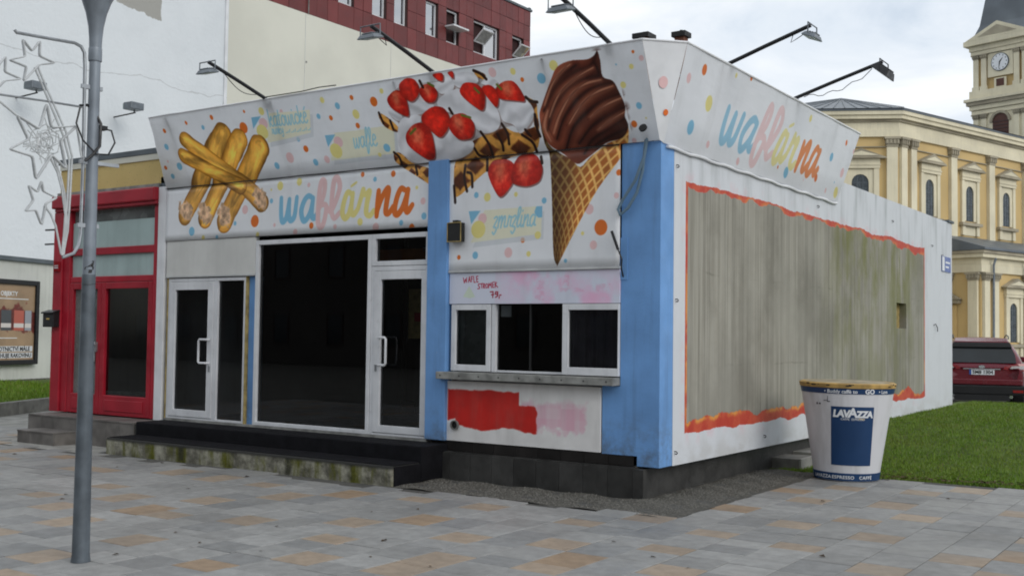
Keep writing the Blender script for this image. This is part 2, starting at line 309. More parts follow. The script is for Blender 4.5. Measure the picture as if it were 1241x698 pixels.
  'texts': [['katowické',[-5.548,4.457],[-4.861,4.452]],['rurky',[-5.544,4.349],[-5.336,4.348]],['wafle',[-4.222,4.05],[-3.826,4.051]],['zmrzlina',[-2.156,2.926],[-1.559,2.935]]],
  'sidedots': [[0.583,4.638,0.06,'o'],[0.254,4.479,0.055,'p'],[1.381,4.738,0.029,'y'],[1.813,4.797,0.034,'o'],[0.856,4.317,0.091,'y'],[0.538,3.996,0.081,'b'],[1.071,3.891,0.042,'p'],[1.976,3.827,0.046,'p'],[3.517,3.895,0.075,'b'],[3.22,3.927,0.022,'o'],[4.656,3.973,0.058,'o'],[4.211,3.888,0.016,'p'],[5.063,4.324,0.063,'b'],[5.505,4.597,0.042,'o'],[5.919,4.533,0.038,'p'],[5.651,4.176,0.071,'p'],[5.59,3.875,0.084,'y'],[5.156,3.854,0.038,'p'],[5.442,4.008,0.016,'b'],[3.954,4.688,0.048,'y']],
  'sidebox': [[1.413,4.005],[1.355,4.424],[4.569,4.091],[4.454,4.528]],
  'hand': [[[-2.573,2.357],[-2.558,2.297],[-2.542,2.343],[-2.528,2.304],[-2.522,2.359]],[[-2.5,2.304],[-2.484,2.37],[-2.47,2.309]],[[-2.494,2.329],[-2.473,2.328]],[[-2.453,2.309],[-2.457,2.369],[-2.437,2.371]],[[-2.455,2.342],[-2.44,2.344]],[[-2.423,2.371],[-2.415,2.303],[-2.395,2.302]],[[-2.359,2.373],[-2.383,2.37],[-2.375,2.305],[-2.355,2.307]],[[-2.379,2.34],[-2.358,2.341]],[[-2.331,2.282],[-2.351,2.282],[-2.354,2.263],[-2.333,2.247],[-2.336,2.228],[-2.363,2.228]],[[-2.32,2.282],[-2.29,2.287]],[[-2.305,2.285],[-2.302,2.236]],[[-2.279,2.233],[-2.28,2.284],[-2.26,2.281],[-2.26,2.262],[-2.278,2.257],[-2.256,2.232]],[[-2.24,2.278],[-2.246,2.257],[-2.236,2.235],[-2.216,2.24],[-2.215,2.272],[-2.23,2.283],[-2.24,2.278]],[[-2.203,2.234],[-2.2,2.288],[-2.183,2.261],[-2.17,2.293],[-2.164,2.236]],[[-2.131,2.301],[-2.151,2.296],[-2.146,2.239],[-2.127,2.241]],[[-2.149,2.269],[-2.13,2.271]],[[-2.114,2.303],[-2.11,2.238]],[[-2.091,2.297],[-2.109,2.268],[-2.074,2.241]]],
  'handbold': [[[-2.179,2.188],[-2.139,2.19],[-2.144,2.123]],[[-2.162,2.155],[-2.13,2.157]],[[-2.076,2.184],[-2.103,2.187],[-2.109,2.163],[-2.079,2.157],[-2.073,2.187],[-2.072,2.141],[-2.105,2.125]],[[-2.051,2.133],[-2.053,2.114]],[[-2.046,2.149],[-2.026,2.15]]],
  'tree': [[-2.486,2.26],[-2.572,2.135],[-2.476,2.117],[-2.395,2.133]]
}

INK = {'o': (216, 110, 40), 'b': (128, 184, 212), 'y': (226, 214, 136), 'p': (226, 190, 190)}
def vnoise(h, wd, cell, seed, octs=3):
    rg = np.random.default_rng(seed); out = np.zeros((h, wd), np.float32); amp = 1.0; tot = 0
    for o in range(octs):
        c = max(2.0, cell / 2 ** o); gh = int(h / c) + 3; gw = int(wd / c) + 3
        g = rg.random((gh, gw), dtype=np.float32)
        y = np.arange(h) / c; x = np.arange(wd) / c
        yi = y.astype(int); xi = x.astype(int); fy = (y - yi)[:, None]; fx = (x - xi)[None, :]
        fy = fy * fy * (3 - 2 * fy); fx = fx * fx * (3 - 2 * fx)
        a = g[yi][:, xi]; b = g[yi][:, xi + 1]; c2 = g[yi + 1][:, xi]; d = g[yi + 1][:, xi + 1]
        out += amp * ((a * (1 - fx) + b * fx) * (1 - fy) + (c2 * (1 - fx) + d * fx) * fy); tot += amp; amp *= 0.5
    return out / tot
def smooth_poly(p, k=4, closed=True):
    p = np.array(p, float); n = len(p); out = []
    rng_ = range(n) if closed else range(n - 1)
    for i in rng_:
        p0, p1, p2, p3 = (p[(i - 1) % n], p[i], p[(i + 1) % n], p[(i + 2) % n]) if closed else (p[max(i - 1, 0)], p[i], p[i + 1], p[min(i + 2, n - 1)])
        for t in np.linspace(0, 1, k, endpoint=False):
            out.append(0.5 * ((2 * p1) + (p2 - p0) * t + (2 * p0 - 5 * p1 + 4 * p2 - p3) * t * t + (3 * p1 - p0 - 3 * p2 + p3) * t ** 3))
    if not closed: out.append(p[-1])
    return np.array(out)
def chaikin(p, k=2):
    p = np.array(p, float)
    for _ in range(k):
        q = np.roll(p, -1, 0); p = np.stack([p * 0.78 + q * 0.22, p * 0.22 + q * 0.78], 1).reshape(-1, 2)
    return p
class Canvas:
    def __init__(s, u0, u1, v0, v1, res, base):
        s.u0, s.u1, s.v0, s.v1, s.r = u0, u1, v0, v1, res * 2
        s.h = int((v1 - v0) * s.r) // 2 * 2; s.w = int((u1 - u0) * s.r) // 2 * 2
        s.a = np.empty((s.h, s.w, 3), np.float32); s.a[:] = base
    def win(s, lo, hi):
        x0 = max(int((lo[0] - s.u0) * s.r), 0); x1 = min(int((hi[0] - s.u0) * s.r) + 2, s.w)
        y0 = max(int((s.v1 - hi[1]) * s.r), 0); y1 = min(int((s.v1 - lo[1]) * s.r) + 2, s.h)
        if x1 <= x0 or y1 <= y0: return None
        U = s.u0 + (np.arange(x0, x1) + 0.5) / s.r; V = s.v1 - (np.arange(y0, y1) + 0.5) / s.r
        return slice(y0, y1), slice(x0, x1), U[None, :], V[:, None]
    def put(s, wn, mask, color):
        sl = s.a[wn[0], wn[1]]
        mask = np.clip(mask, 0, 1)[..., None]
        s.a[wn[0], wn[1]] = sl * (1 - mask) + np.asarray(color, np.float32) * mask
    def pmask(s, pts, wn):
        U, V = wn[2], wn[3]; ins = np.zeros((V.shape[0], U.shape[1]), bool); n = len(pts)
        for i in range(n):
            (x0, y0), (x1, y1) = pts[i], pts[(i + 1) % n]
            if y0 == y1: continue
            c = ((V > y0) != (V > y1)) & (U < (x1 - x0) * (V - y0) / (y1 - y0) + x0)
            ins ^= c
        return ins
    def poly(s, pts, color, shade=None, alpha=1.0):
        pts = np.array(pts, float); wn = s.win(pts.min(0), pts.max(0))
        if wn is None: return
        mk = s.pmask(pts, wn).astype(np.float32) * alpha
        c = color if shade is None else shade(wn, mk)
        s.put(wn, mk, c)
    def dist(s, pts, wn):
        U, V = wn[2], wn[3]; best = np.full((V.shape[0], U.shape[1]), 9e9, np.float32); par = np.zeros_like(best); n = len(pts) - 1
        for i in range(n):
            ax, ay = pts[i]; bx, by = pts[i + 1]; dx, dy = bx - ax, by - ay; L = dx * dx + dy * dy + 1e-12
            t = np.clip(((U - ax) * dx + (V - ay) * dy) / L, 0, 1)
            d = (U - ax - t * dx) ** 2 + (V - ay - t * dy) ** 2
            k = d < best; best = np.where(k, d, best); par = np.where(k, (i + t) / n, par)
        return np.sqrt(best), par
    def stroke(s, pts, wd, color, alpha=1.0, taper=0.0, sm=5, soft=False):
        pts = smooth_poly(pts, sm, False) if len(pts) > 2 and sm else np.array(pts, float)
        wn = s.win(pts.min(0) - wd, pts.max(0) + wd)
        if wn is None: return
        d, t = s.dist(pts, wn)
        ww = wd * 0.5 * (1 - taper * np.abs(2 * t - 1) ** 1.5)
        mk = np.clip(1 - d / np.maximum(ww, 1e-4), 0, 1) ** 1.2 if soft else np.clip((ww - d) * s.r + 0.5, 0, 1)
        s.put(wn, mk * alpha, color)
    def dot(s, u, v, r, color, sx=1.0):
        wn = s.win((u - r * sx, v - r), (u + r * sx, v + r))
        if wn is None: return
        s.put(wn, np.clip((1 - np.hypot((wn[2] - u) / (r * sx), (wn[3] - v) / r)) * r * s.r + 0.5, 0, 1), color)
    def image(s, name):
        a = np.clip(s.a, 0, 255)
        a = (a[0::2, 0::2] + a[1::2, 0::2] + a[0::2, 1::2] + a[1::2, 1::2]) / 1020.0
        h, wd = a.shape[:2]
        im = bpy.data.images.new(name, wd, h, alpha=False)
        px = np.ones((h, wd, 4), np.float32); px[..., :3] = a[::-1]
        im.pixels.foreach_set(px.ravel()); im.update()
        return im
def printed(name, im, rough=0.45, bump=0.0, dirt=0.12, spec=0.35, trans=0.0):
    b = NB(name); q = b.n.new('ShaderNodeTexImage'); q.image = im; q.extension = 'EXTEND'; q.interpolation = 'Cubic'
    u = b.n.new('ShaderNodeUVMap'); b.t.links.new(u.outputs[0], q.inputs[0])
    st = b.mth('MULTIPLY', b.step(b.noise(1.0, 5, 0.6, vec=b.scaled(5, 5, 0.8)), 0.45, 0.8), dirt)
    c = b.mix(st, q.outputs['Color'], (0.16, 0.15, 0.13))
    if bump: b.bump(b.noise(2.2, 3, 0.5, vec=b.scaled(1.2, 1.2, 3.5)), bump, 0.03)
    if trans:   # thin tarpaulin lets some daylight through
        tl_ = b.n.new('ShaderNodeBsdfTranslucent'); b.t.links.new(c, tl_.inputs[0]); ms = b.n.new('ShaderNodeMixShader'); ms.inputs[0].default_value = trans
        b.t.links.new(b.b.outputs[0], ms.inputs[1]); b.t.links.new(tl_.outputs[0], ms.inputs[2]); b.t.links.new(ms.outputs[0], b.n['Material Output'].inputs[0])
    return b.out(c, rough, 0.0, spec)

FONT = {'a': (.62, [[(.5,.85),(.3,1),(.08,.75),(.05,.3),(.2,0),(.42,.35),(.52,.95)],[(.52,.95),(.48,.15),(.62,.1)]]),
 'c': (.5, [[(.45,.8),(.3,1),(.08,.65),(.08,.25),(.25,0),(.5,.2)]]), 'e': (.5, [[(.08,.5),(.4,.65),(.38,.95),(.2,1),(.05,.5),(.15,.05),(.35,0),(.5,.2)]]),
 'f': (.45, [[(.05,.4),(.35,1.2),(.38,1.7),(.25,1.7),(.15,1),(.08,-.5),(.2,-.55),(.35,.2),(.45,.3)]]), 'i': (.32, [[(.12,.95),(.08,.2),(.18,0),(.32,.2)],[(.16,1.35),(.18,1.4)]]),
 'k': (.6, [[(.12,1.7),(.08,0)],[(.1,.4),(.4,1),(.42,.7),(.15,.5),(.4,0),(.6,.15)]]), 'l': (.35, [[(.02,.3),(.3,1.3),(.25,1.7),(.1,1.5),(.08,.2),(.2,0),(.35,.2)]]),
 'm': (.9, [[(.1,1),(.06,0)],[(.08,.4),(.3,1),(.4,.85),(.36,0)],[(.38,.4),(.62,1),(.72,.8),(.7,.1),(.9,.1)]]), 'n': (.62, [[(.1,1),(.06,0)],[(.08,.4),(.35,1),(.45,.8),(.42,.1),(.62,.1)]]),
 'o': (.55, [[(.3,1),(.08,.7),(.08,.2),(.25,0),(.45,.3),(.45,.75),(.3,1),(.55,.8)]]), 'r': (.48, [[(.1,.1),(.18,1),(.2,.85),(.42,.9),(.38,.2),(.48,.1)]]),
 't': (.38, [[(.18,1.5),(.1,.2),(.2,0),(.38,.2)],[(.02,1),(.32,1.05)]]), 'u': (.6, [[(.1,.95),(.08,.2),(.25,0),(.45,.6),(.5,.95)],[(.5,.95),(.46,.15),(.6,.1)]]),
 'w': (.8, [[(.1,.95),(.08,.2),(.2,0),(.4,.5),(.42,.9)],[(.4,.6),(.45,.05),(.6,.1),(.75,.95)]]), 'y': (.55, [[(.1,.95),(.1,.4),(.25,.2),(.45,.7),(.48,.95)],[(.48,.95),(.4,-.3),(.2,-.55),(.1,-.35)]]),
 'z': (.5, [[(.08,.85),(.3,1),(.42,.8),(.12,.1),(.35,.05),(.4,-.2),(.2,-.55),(.05,-.35)]]), 'é': (.5, [[(.08,.5),(.4,.65),(.38,.95),(.2,1),(.05,.5),(.15,.05),(.35,0),(.5,.2)],[(.25,1.25),(.42,1.5)]])}
def script_text(cv, txt, p0, p1, color, wd=0.013):
    tot = sum(FONT[c][0] for c in txt); sx = (p1[0] - p0[0]) / tot; sy = max(sx * 0.95, 0.06); x = 0
    for c in txt:
        for st in FONT[c][1]:
            cv.stroke([(p0[0] + (x + a + 0.12 * b) * sx, p0[1] + b * sy) for a, b in st], wd, color, sm=3)
        x += FONT[c][0]

def draw_front():
    cv = Canvas(-8.1, 0.12, 2.42, 4.9, 190, (226, 228, 231))
    rg = np.random.default_rng(4)
    cv.a += (vnoise(cv.h, cv.w, 160, 2)[..., None] - 0.5) * 14
    for u, v, r, k in ART['dots']: cv.dot(u, v, r, INK[k], 0.92)
    for i, q in enumerate(ART['strip']):
        sh = [(a + 0.03, b - 0.06) for a, b in q]
        cv.poly(sh, (200, 204, 208), alpha=0.7); cv.poly(q, (226, 224, 200))
    for q in ART['striptri']: cv.poly(q, INK['b'])
    for u, v, r, k in ART['stripdots']: cv.dot(u, v, r, INK[k])
    for t, a, b in ART['texts']: script_text(cv, t, a, b, (150, 200, 216), 0.019 if t != 'rurky' else 0.013)
    for k in range(14):
        u = -5.3 + k * 0.033; cv.stroke([(u, 4.355), (u + 0.018, 4.355 + 0.02 * (k % 3))], 0.012, (150, 200, 216), sm=0)
    # word across the lower panel
    for k, ss in ART['word']:
        for s_ in ss: cv.stroke(s_, 0.084 if len(s_) > 2 else 0.035, INK[k], taper=0.18)
    # wafer rolls
    for ri, (pts, wd) in enumerate(ART['rolls']):
        wd *= 1.5 if ri < 3 else 1.38
        pp = smooth_poly(pts, 6, False); wn = cv.win(pp.min(0) - wd, pp.max(0) + wd)
        d, t = cv.dist(pp, wn); n = vnoise(d.shape[0], d.shape[1], 60, 11 + ri, 5)
        tex = vnoise(420, 90, 26, 40 + ri, 5)          # crisp flaky skin, stretched along the roll
        dx, dy = pp[-1] - pp[0]; side = np.sign((wn[2] - pp[0][0]) * dy - (wn[3] - pp[0][1]) * dx)
        cc = np.clip((d / wd * side + 1) * 0.5, 0, 1)
        fl = tex[np.clip((t * 150 + cc * 60).astype(int), 0, 419), np.clip((cc * 89).astype(int), 0, 89)]
        x = np.clip(d / wd, 0, 1); lit = np.sqrt(np.clip(1 - x ** 2, 0, 1)) * (0.72 + 0.28 * np.clip(1.25 - cc * 0.9, 0, 1))
        c = (np.array([255, 190, 84]) * (0.46 + 0.64 * lit[..., None]) - np.array([0, 22, 34]) * (1 - lit[..., None])) * (0.42 + 0.95 * fl[..., None]) * (0.86 + 0.28 * n[..., None])
        cv.put(wn, np.clip((wd * (0.90 + 0.2 * n) - d) * cv.r, 0, 1) * np.clip((d < wd), 0, 1), np.clip(c, 0, 255))
    for (c0, wd, hh) in ART['filling']:
        wd *= 1.8; hh *= 1.35
        wn = cv.win((c0[0] - wd * 1.3, c0[1] - hh * 1.3), (c0[0] + wd * 1.3, c0[1] + hh * 1.3))
        U, V = wn[2], wn[3]; n = vnoise(V.shape[0], U.shape[1], 22, int(c0[0] * -77), 4)
        q = np.hypot((U - c0[0] + 0.35 * (V - c0[1])) / wd, (V - c0[1]) / hh) + (n - 0.5) * 0.9
        cv.put(wn, np.clip((1 - q) * 5, 0, 1), np.array([240, 196, 156]) * (0.42 + 0.95 * n[..., None]))
    # waffles: square pockets between raised ridges
    def waffle_sh(scale, rot):
        ca, sa = math.cos(rot), math.sin(rot)
        def sh(wn, mk):
            n = vnoise(mk.shape[0], mk.shape[1], 34, 9, 4)
            a = (wn[2] * ca + wn[3] * sa) / scale; b = (-wn[2] * sa * 0.8 + wn[3] * ca * 1.25) / scale
            ga = np.abs((a % 1.0) - 0.5) * 2; gb = np.abs((b % 1.0) - 0.5) * 2
            rid = np.clip((np.maximum(ga, gb) - 0.56 + (n - 0.5) * 0.2) * 6, 0, 1)
            edge = np.clip((np.maximum((a % 1.0), (b % 1.0)) - 0.5) * 1.2, 0, 1)
            rec = np.array([112, 56, 24]) * (0.55 + 0.7 * n[..., None]) * (0.8 + 0.5 * edge[..., None])
            top = np.array([222, 160, 76]) * (0.70 + 0.5 * n[..., None])
            return rec * (1 - rid[..., None]) + top * rid[..., None]
        return sh
    for i, p in enumerate(ART['waffle']):
        cv.poly(chaikin(p), None, waffle_sh(0.27 if i == 2 else 0.16, 0.86))
    under = chaikin([(a, b) for a, b in [ART['cream'][7][0], ART['straw'][0][0], ART['straw'][1][0], ART['cream'][1][0], ART['cream'][2][2], ART['cream'][5][2], ART['cream'][5][4], ART['cream'][6][8], ART['cream'][7][13], ART['cream'][7][16], ART['cream'][7][18]]])
    cv.poly(under, None, lambda wn, mk: np.array([214, 206, 206]) * (0.45 + 0.8 * vnoise(mk.shape[0], mk.shape[1], 70, 19, 4)[..., None]))
    # cream: soft peaks with a few curved furrows
    for i, p in enumerate(ART['cream']):
        sp = chaikin(p); c0 = sp.mean(0); sp = c0 + (sp - c0) * 1.06; sz = np.ptp(sp, 0).max(); lo, hi = sp.min(0), sp.max(0)
        def sh(wn, mk, c0=c0, sz=sz, i=i, lo=lo, hi=hi):
            U, V = wn[2], wn[3]; n = vnoise(mk.shape[0], mk.shape[1], 110, 30 + i, 3)
            f = 0.5 + 0.5 * np.sin((V * 0.9 + U * 0.35 * (-1) ** i) * 46 / (0.6 + sz) + n * 9 + 3 * (U - c0[0]) ** 2 / sz)
            k = 0.84 + 0.13 * f ** 0.8 + 0.10 * (V - c0[1]) / sz + 0.16 * (n - 0.5)
            return np.clip(np.array([238, 238, 242]) * k[..., None], 0, 255)
        cv.poly([(a + 0.012, b - 0.022) for a, b in sp], (120, 92, 84), alpha=0.55)
        cv.poly(sp, None, sh)
    # strawberries, some cut open
    for i, p in enumerate(ART['straw']):
        sp = chaikin(p); c0 = sp.mean(0); sp = c0 + (sp - c0) * 1.10; ext = np.ptp(sp, 0); sz = ext.max()
        cv.poly([(a + 0.012, b - 0.02) for a, b in sp], (84, 30, 24), alpha=0.6)
        cut = i in (0, 4, 8, 11, 12, 5, 2)
        def sh(wn, mk, c0=c0, sz=sz, i=i, cut=cut):
            U, V = (wn[2] - c0[0]) / sz, (wn[3] - c0[1]) / sz; n = vnoise(mk.shape[0], mk.shape[1], 16, 60 + i, 4)[..., None]; n2 = vnoise(mk.shape[0], mk.shape[1], 60, 160 + i, 2)[..., None]
            r = np.hypot(U * 1.2, V)[..., None]
            base = np.array([224, 42, 28]) * (1.05 - 0.5 * np.clip(r * 1.6 - 0.3, 0, 1)) * (0.62 + 0.4 * n + 0.35 * n2)
            if cut:
                core = np.clip(1.25 - np.hypot(U * 2.3 + 0.12, V * 1.5 - 0.22) * 1.9 + (n[..., 0] - 0.5) * 0.9, 0, 1)[..., None]
                base = base * (1 - 0.75 * core) + np.array([240, 138, 98]) * (0.75 + 0.3 * n) * 0.75 * core
            else:
                sd_ = (np.sin(wn[2] * 170 + np.floor(wn[3] * 28) * 1.7) * np.sin(wn[3] * 176) > 0.86)[..., None]
                base = base * (1 - 0.3 * sd_) + sd_ * np.array([50, 34, 12])
            return np.clip(base, 0, 255)
        cv.poly(sp, None, sh)
    for s_ in ART['choc']: cv.stroke(s_, 0.036, (44, 24, 18))
    for s_ in ART['leaf']: cv.stroke(s_, 0.03, (104, 112, 44))
    # cone, then the chocolate swirl
    tip = np.array(ART['cone'][12])
    def cone_sh(wn, mk):
        U, V = wn[2], wn[3]; n = vnoise(mk.shape[0], mk.shape[1], 50, 77, 4)
        hgt = np.maximum(V - tip[1], 0.001); a = (U - tip[0]) / (hgt + 0.25)
        g1 = np.abs(((hgt * 6.0 - a * 9.5) % 1.0) - 0.5) * 2; g2 = np.abs(((hgt * 6.0 + a * 9.5) % 1.0) - 0.5) * 2
        rid = np.clip((np.maximum(g1, g2) - 0.62) * 4.2, 0, 1)
        side = np.clip((a + 0.05) * 2.6, 0, 1)
        base = np.array([150, 88, 40]) * (0.52 + 0.7 * side[..., None]) * (0.85 + 0.3 * n[..., None])
        lite = np.array([236, 186, 108]) * (0.50 + 0.55 * side[..., None]) * (0.9 + 0.2 * n[..., None])
        return base * (1 - rid[..., None]) + lite * rid[..., None]
    cv.poly(smooth_poly(ART['cone'], 3), None, cone_sh)
    sw = smooth_poly(ART['swirl'], 4); c0 = sw.mean(0)
    wn = cv.win(sw.min(0), sw.max(0)); mk = cv.pmask(sw, wn).astype(np.float32)
    keep = cv.a[wn[0], wn[1]].copy()
    def swirl_sh(wn, mk):
        U, V = wn[2] - c0[0], wn[3] - c0[1]; n = vnoise(mk.shape[0], mk.shape[1], 70, 88, 3)
        k = np.clip(0.92 - 0.85 * U + 0.22 * V, 0.42, 1.6) * (0.8 + 0.4 * n)
        return np.array([122, 62, 44]) * k[..., None]
    cv.poly(sw, None, swirl_sh)
    for s_ in ART['fold']:
        cv.stroke(s_, 0.22, (58, 24, 18), 0.75, 0.4, soft=True); cv.stroke([(a - 0.012, b - 0.012) for a, b in s_], 0.07, (36, 14, 12), 0.9, 0.5, soft=True)
    for s_ in ART['foldlight']:
        cv.stroke(s_, 0.17, (178, 112, 84), 0.5, 0.5, soft=True); cv.stroke(s_, 0.05, (222, 166, 134), 0.6, 0.6, soft=True)
        for o in (-0.045, 0.05):
            cv.stroke([(a + o, b + o * 0.6) for a, b in s_], 0.028, (60, 26, 20), 0.5, 0.6, soft=True)
    cv.a[wn[0], wn[1]] = cv.a[wn[0], wn[1]] * mk[..., None] + keep * (1 - mk[..., None])
    return cv
def draw_side():
    cv = Canvas(-0.1, 6.3, 3.7, 4.85, 160, (228, 230, 233))
    cv.a += (vnoise(cv.h, cv.w, 160, 12)[..., None] - 0.5) * 10
    for u, v, r, k in ART['sidedots']: cv.dot(u, v, r, INK[k], 0.95)
    xs = [p[0] for k, ss in ART['word'] for s_ in ss for p in s_]; ys = [p[1] for k, ss in ART['word'] for s_ in ss for p in s_]
    x0, x1, y0, y1 = min(xs), max(xs), min(ys), max(ys)
    U0, U1, V0, V1 = 1.32, 4.62, 3.86, 4.60
    for k, ss in ART['word']:
        for s_ in ss:
            cv.stroke([(U0 + (a - x0) / (x1 - x0) * (U1 - U0) + 0.14 * (b - y0) / (y1 - y0), V0 + (b - y0) / (y1 - y0) * (V1 - V0)) for a, b in s_], 0.11 if len(s_) > 2 else 0.045, tuple(0.8 * q + 0.2 * 228 for q in INK[k]), taper=0.18)
    return cv
def draw_price():
    cv = Canvas(-2.78, -0.46, 2.03, 2.45, 260, (206, 210, 224))
    n = vnoise(cv.h, cv.w, 90, 3, 4)[..., None]; n2 = vnoise(cv.h, cv.w, 240, 8, 3)[..., None]
    U = (cv.u0 + np.arange(cv.w) / cv.r)[None, :, None]; V = (cv.v1 - np.arange(cv.h) / cv.r)[:, None, None]
    m1 = np.clip((U + 2.12) * 60, 0, 1) * np.clip(0.25 + (n - 0.42) * 2.6 + (V - 2.25) * 1.8 * (U < -1.6), 0, 1)
    m1 = m1 * (0.35 + 0.65 * np.clip((n2 - 0.35) * 4, 0, 1))
    cv.a[:] = cv.a * (1 - 0.85 * m1) + np.array([228, 168, 200]) * 0.85 * m1
    for (a, b, w_, h_) in ((-1.48, 2.26, 0.05, 0.05), (-1.5, 2.14, 0.06, 0.05), (-1.15, 2.3, 0.04, 0.06), (-0.68, 2.22, 0.09, 0.04), (-1.05, 2.2, 0.2, 0.02)):
        wn = cv.win((a - w_, b - h_), (a + w_, b + h_)); q = vnoise(wn[3].shape[0], wn[2].shape[1], 18, int(a * -100), 3)
        cv.put(wn, np.clip((q - 0.42) * 1.6, 0, 0.28), (216, 130, 164))
    cv.poly(ART['tree'], (200, 216, 178), alpha=0.6)
    for s_ in ART['hand']: cv.stroke(s_, 0.011, (168, 40, 64), sm=0)
    for s_ in ART['handbold']: cv.stroke(s_, 0.014, (150, 24, 44), sm=0)
    return cv
def draw_lower():
    cv = Canvas(-2.80, -0.68, 0.42, 1.12, 200, (224, 222, 220))
    n = vnoise(cv.h, cv.w, 60, 5, 4)[..., None]
    cv.a *= 0.93 + 0.1 * n
    U = (cv.u0 + np.arange(cv.w) / cv.r)[None, :, None]; V = (cv.v1 - np.arange(cv.h) / cv.r)[:, None, None]
    j = (vnoise(cv.h, cv.w, 30, 15, 4)[..., None] - 0.5) * 0.10
    pk = np.clip((U + 1.75) * 30, 0, 1) * np.clip((-0.87 - U + j) * 30, 0, 1) * np.clip((V - 0.60 + 2 * j) * 14, 0, 1) * np.clip((0.98 - V + 1.5 * j) * 12, 0, 1)
    st = np.repeat(vnoise(2, cv.w, 26, 71, 3)[:1], cv.h, 0)[..., None]; blk = np.kron(np.random.default_rng(6).random((6, 12)).astype(np.float32), np.ones((cv.h // 6 + 1, cv.w // 12 + 1), np.float32))[:cv.h, :cv.w, None]
    pk = pk * np.clip(0.45 + 0.4 * blk + 0.9 * (st - 0.35), 0, 1)
    cv.a[:] = cv.a * (1 - 0.8 * pk) + np.array([212, 158, 176]) * 0.8 * pk
    top = np.where(U < -1.76, 1.052, 0.90); bot = 0.60 + 0.02 * np.sin(U * 9) + np.where(U < -2.66, 0.07, 0)
    rd = np.clip((top - V + 0.35 * j) * 60, 0, 1) * np.clip((V - bot + 0.4 * j) * 60, 0, 1) * np.clip((-1.52 - U + 0.5 * j) * 50, 0, 1) * np.clip((U + 2.785) * 60, 0, 1)
    cv.a[:] = cv.a * (1 - rd) + np.array([190, 34, 26]) * (0.92 + 0.16 * vnoise(cv.h, cv.w, 50, 33, 5)[..., None]) * rd
    return cv
def draw_poster():
    cv = Canvas(0, 1.6, 0, 2.1, 150, (150, 126, 100))
    n = vnoise(cv.h, cv.w, 120, 41, 4)[..., None]
    cv.a *= 0.85 + 0.3 * n
    V = (cv.v1 - np.arange(cv.h) / cv.r)[:, None]; U = (np.arange(cv.w) / cv.r)[None, :]
    q = vnoise(cv.h, cv.w, 50, 43, 4)
    mk = np.clip((0.34 - np.abs(V - 1.12) + (q - 0.5) * 0.5) * 14, 0, 1)
    cv.a[:] = cv.a * (1 - mk[..., None]) + np.array([92, 40, 34]) * (0.6 + 0.8 * q[..., None]) * mk[..., None]
    for x, wd, c in ((0.12, .2, (60, 62, 66)), (0.42, .24, (170, 90, 74)), (0.74, .3, (72, 76, 80)), (1.12, .3, (176, 92, 78)), (1.4, .2, (146, 150, 158))):
        cv.poly([(x - wd / 2, 0.82), (x + wd / 2, 0.82), (x + wd / 2, 1.38), (x - wd / 2, 1.38)], c)
        cv.poly([(x - wd / 2, 0.9), (x + wd / 2, 0.9), (x + wd / 2, 1.02), (x - wd / 2, 1.02)], (206, 200, 196))
    for z0, z1 in ((0.06, 0.21), (0.24, 0.39)):
        cv.poly([(0.02, z0), (1.56, z0), (1.56, z1), (0.02, z1)], (208, 210, 214))
    return cv
def uvmap(me, fn):
    ly = me.uv_layers.new(name='UVMap')
    vi = np.empty(len(me.loops), np.int32); me.loops.foreach_get('vertex_index', vi)
    ly.data.foreach_set('uv', np.array([fn(i) for i in range(len(me.vertices))], np.float32)[vi].ravel())

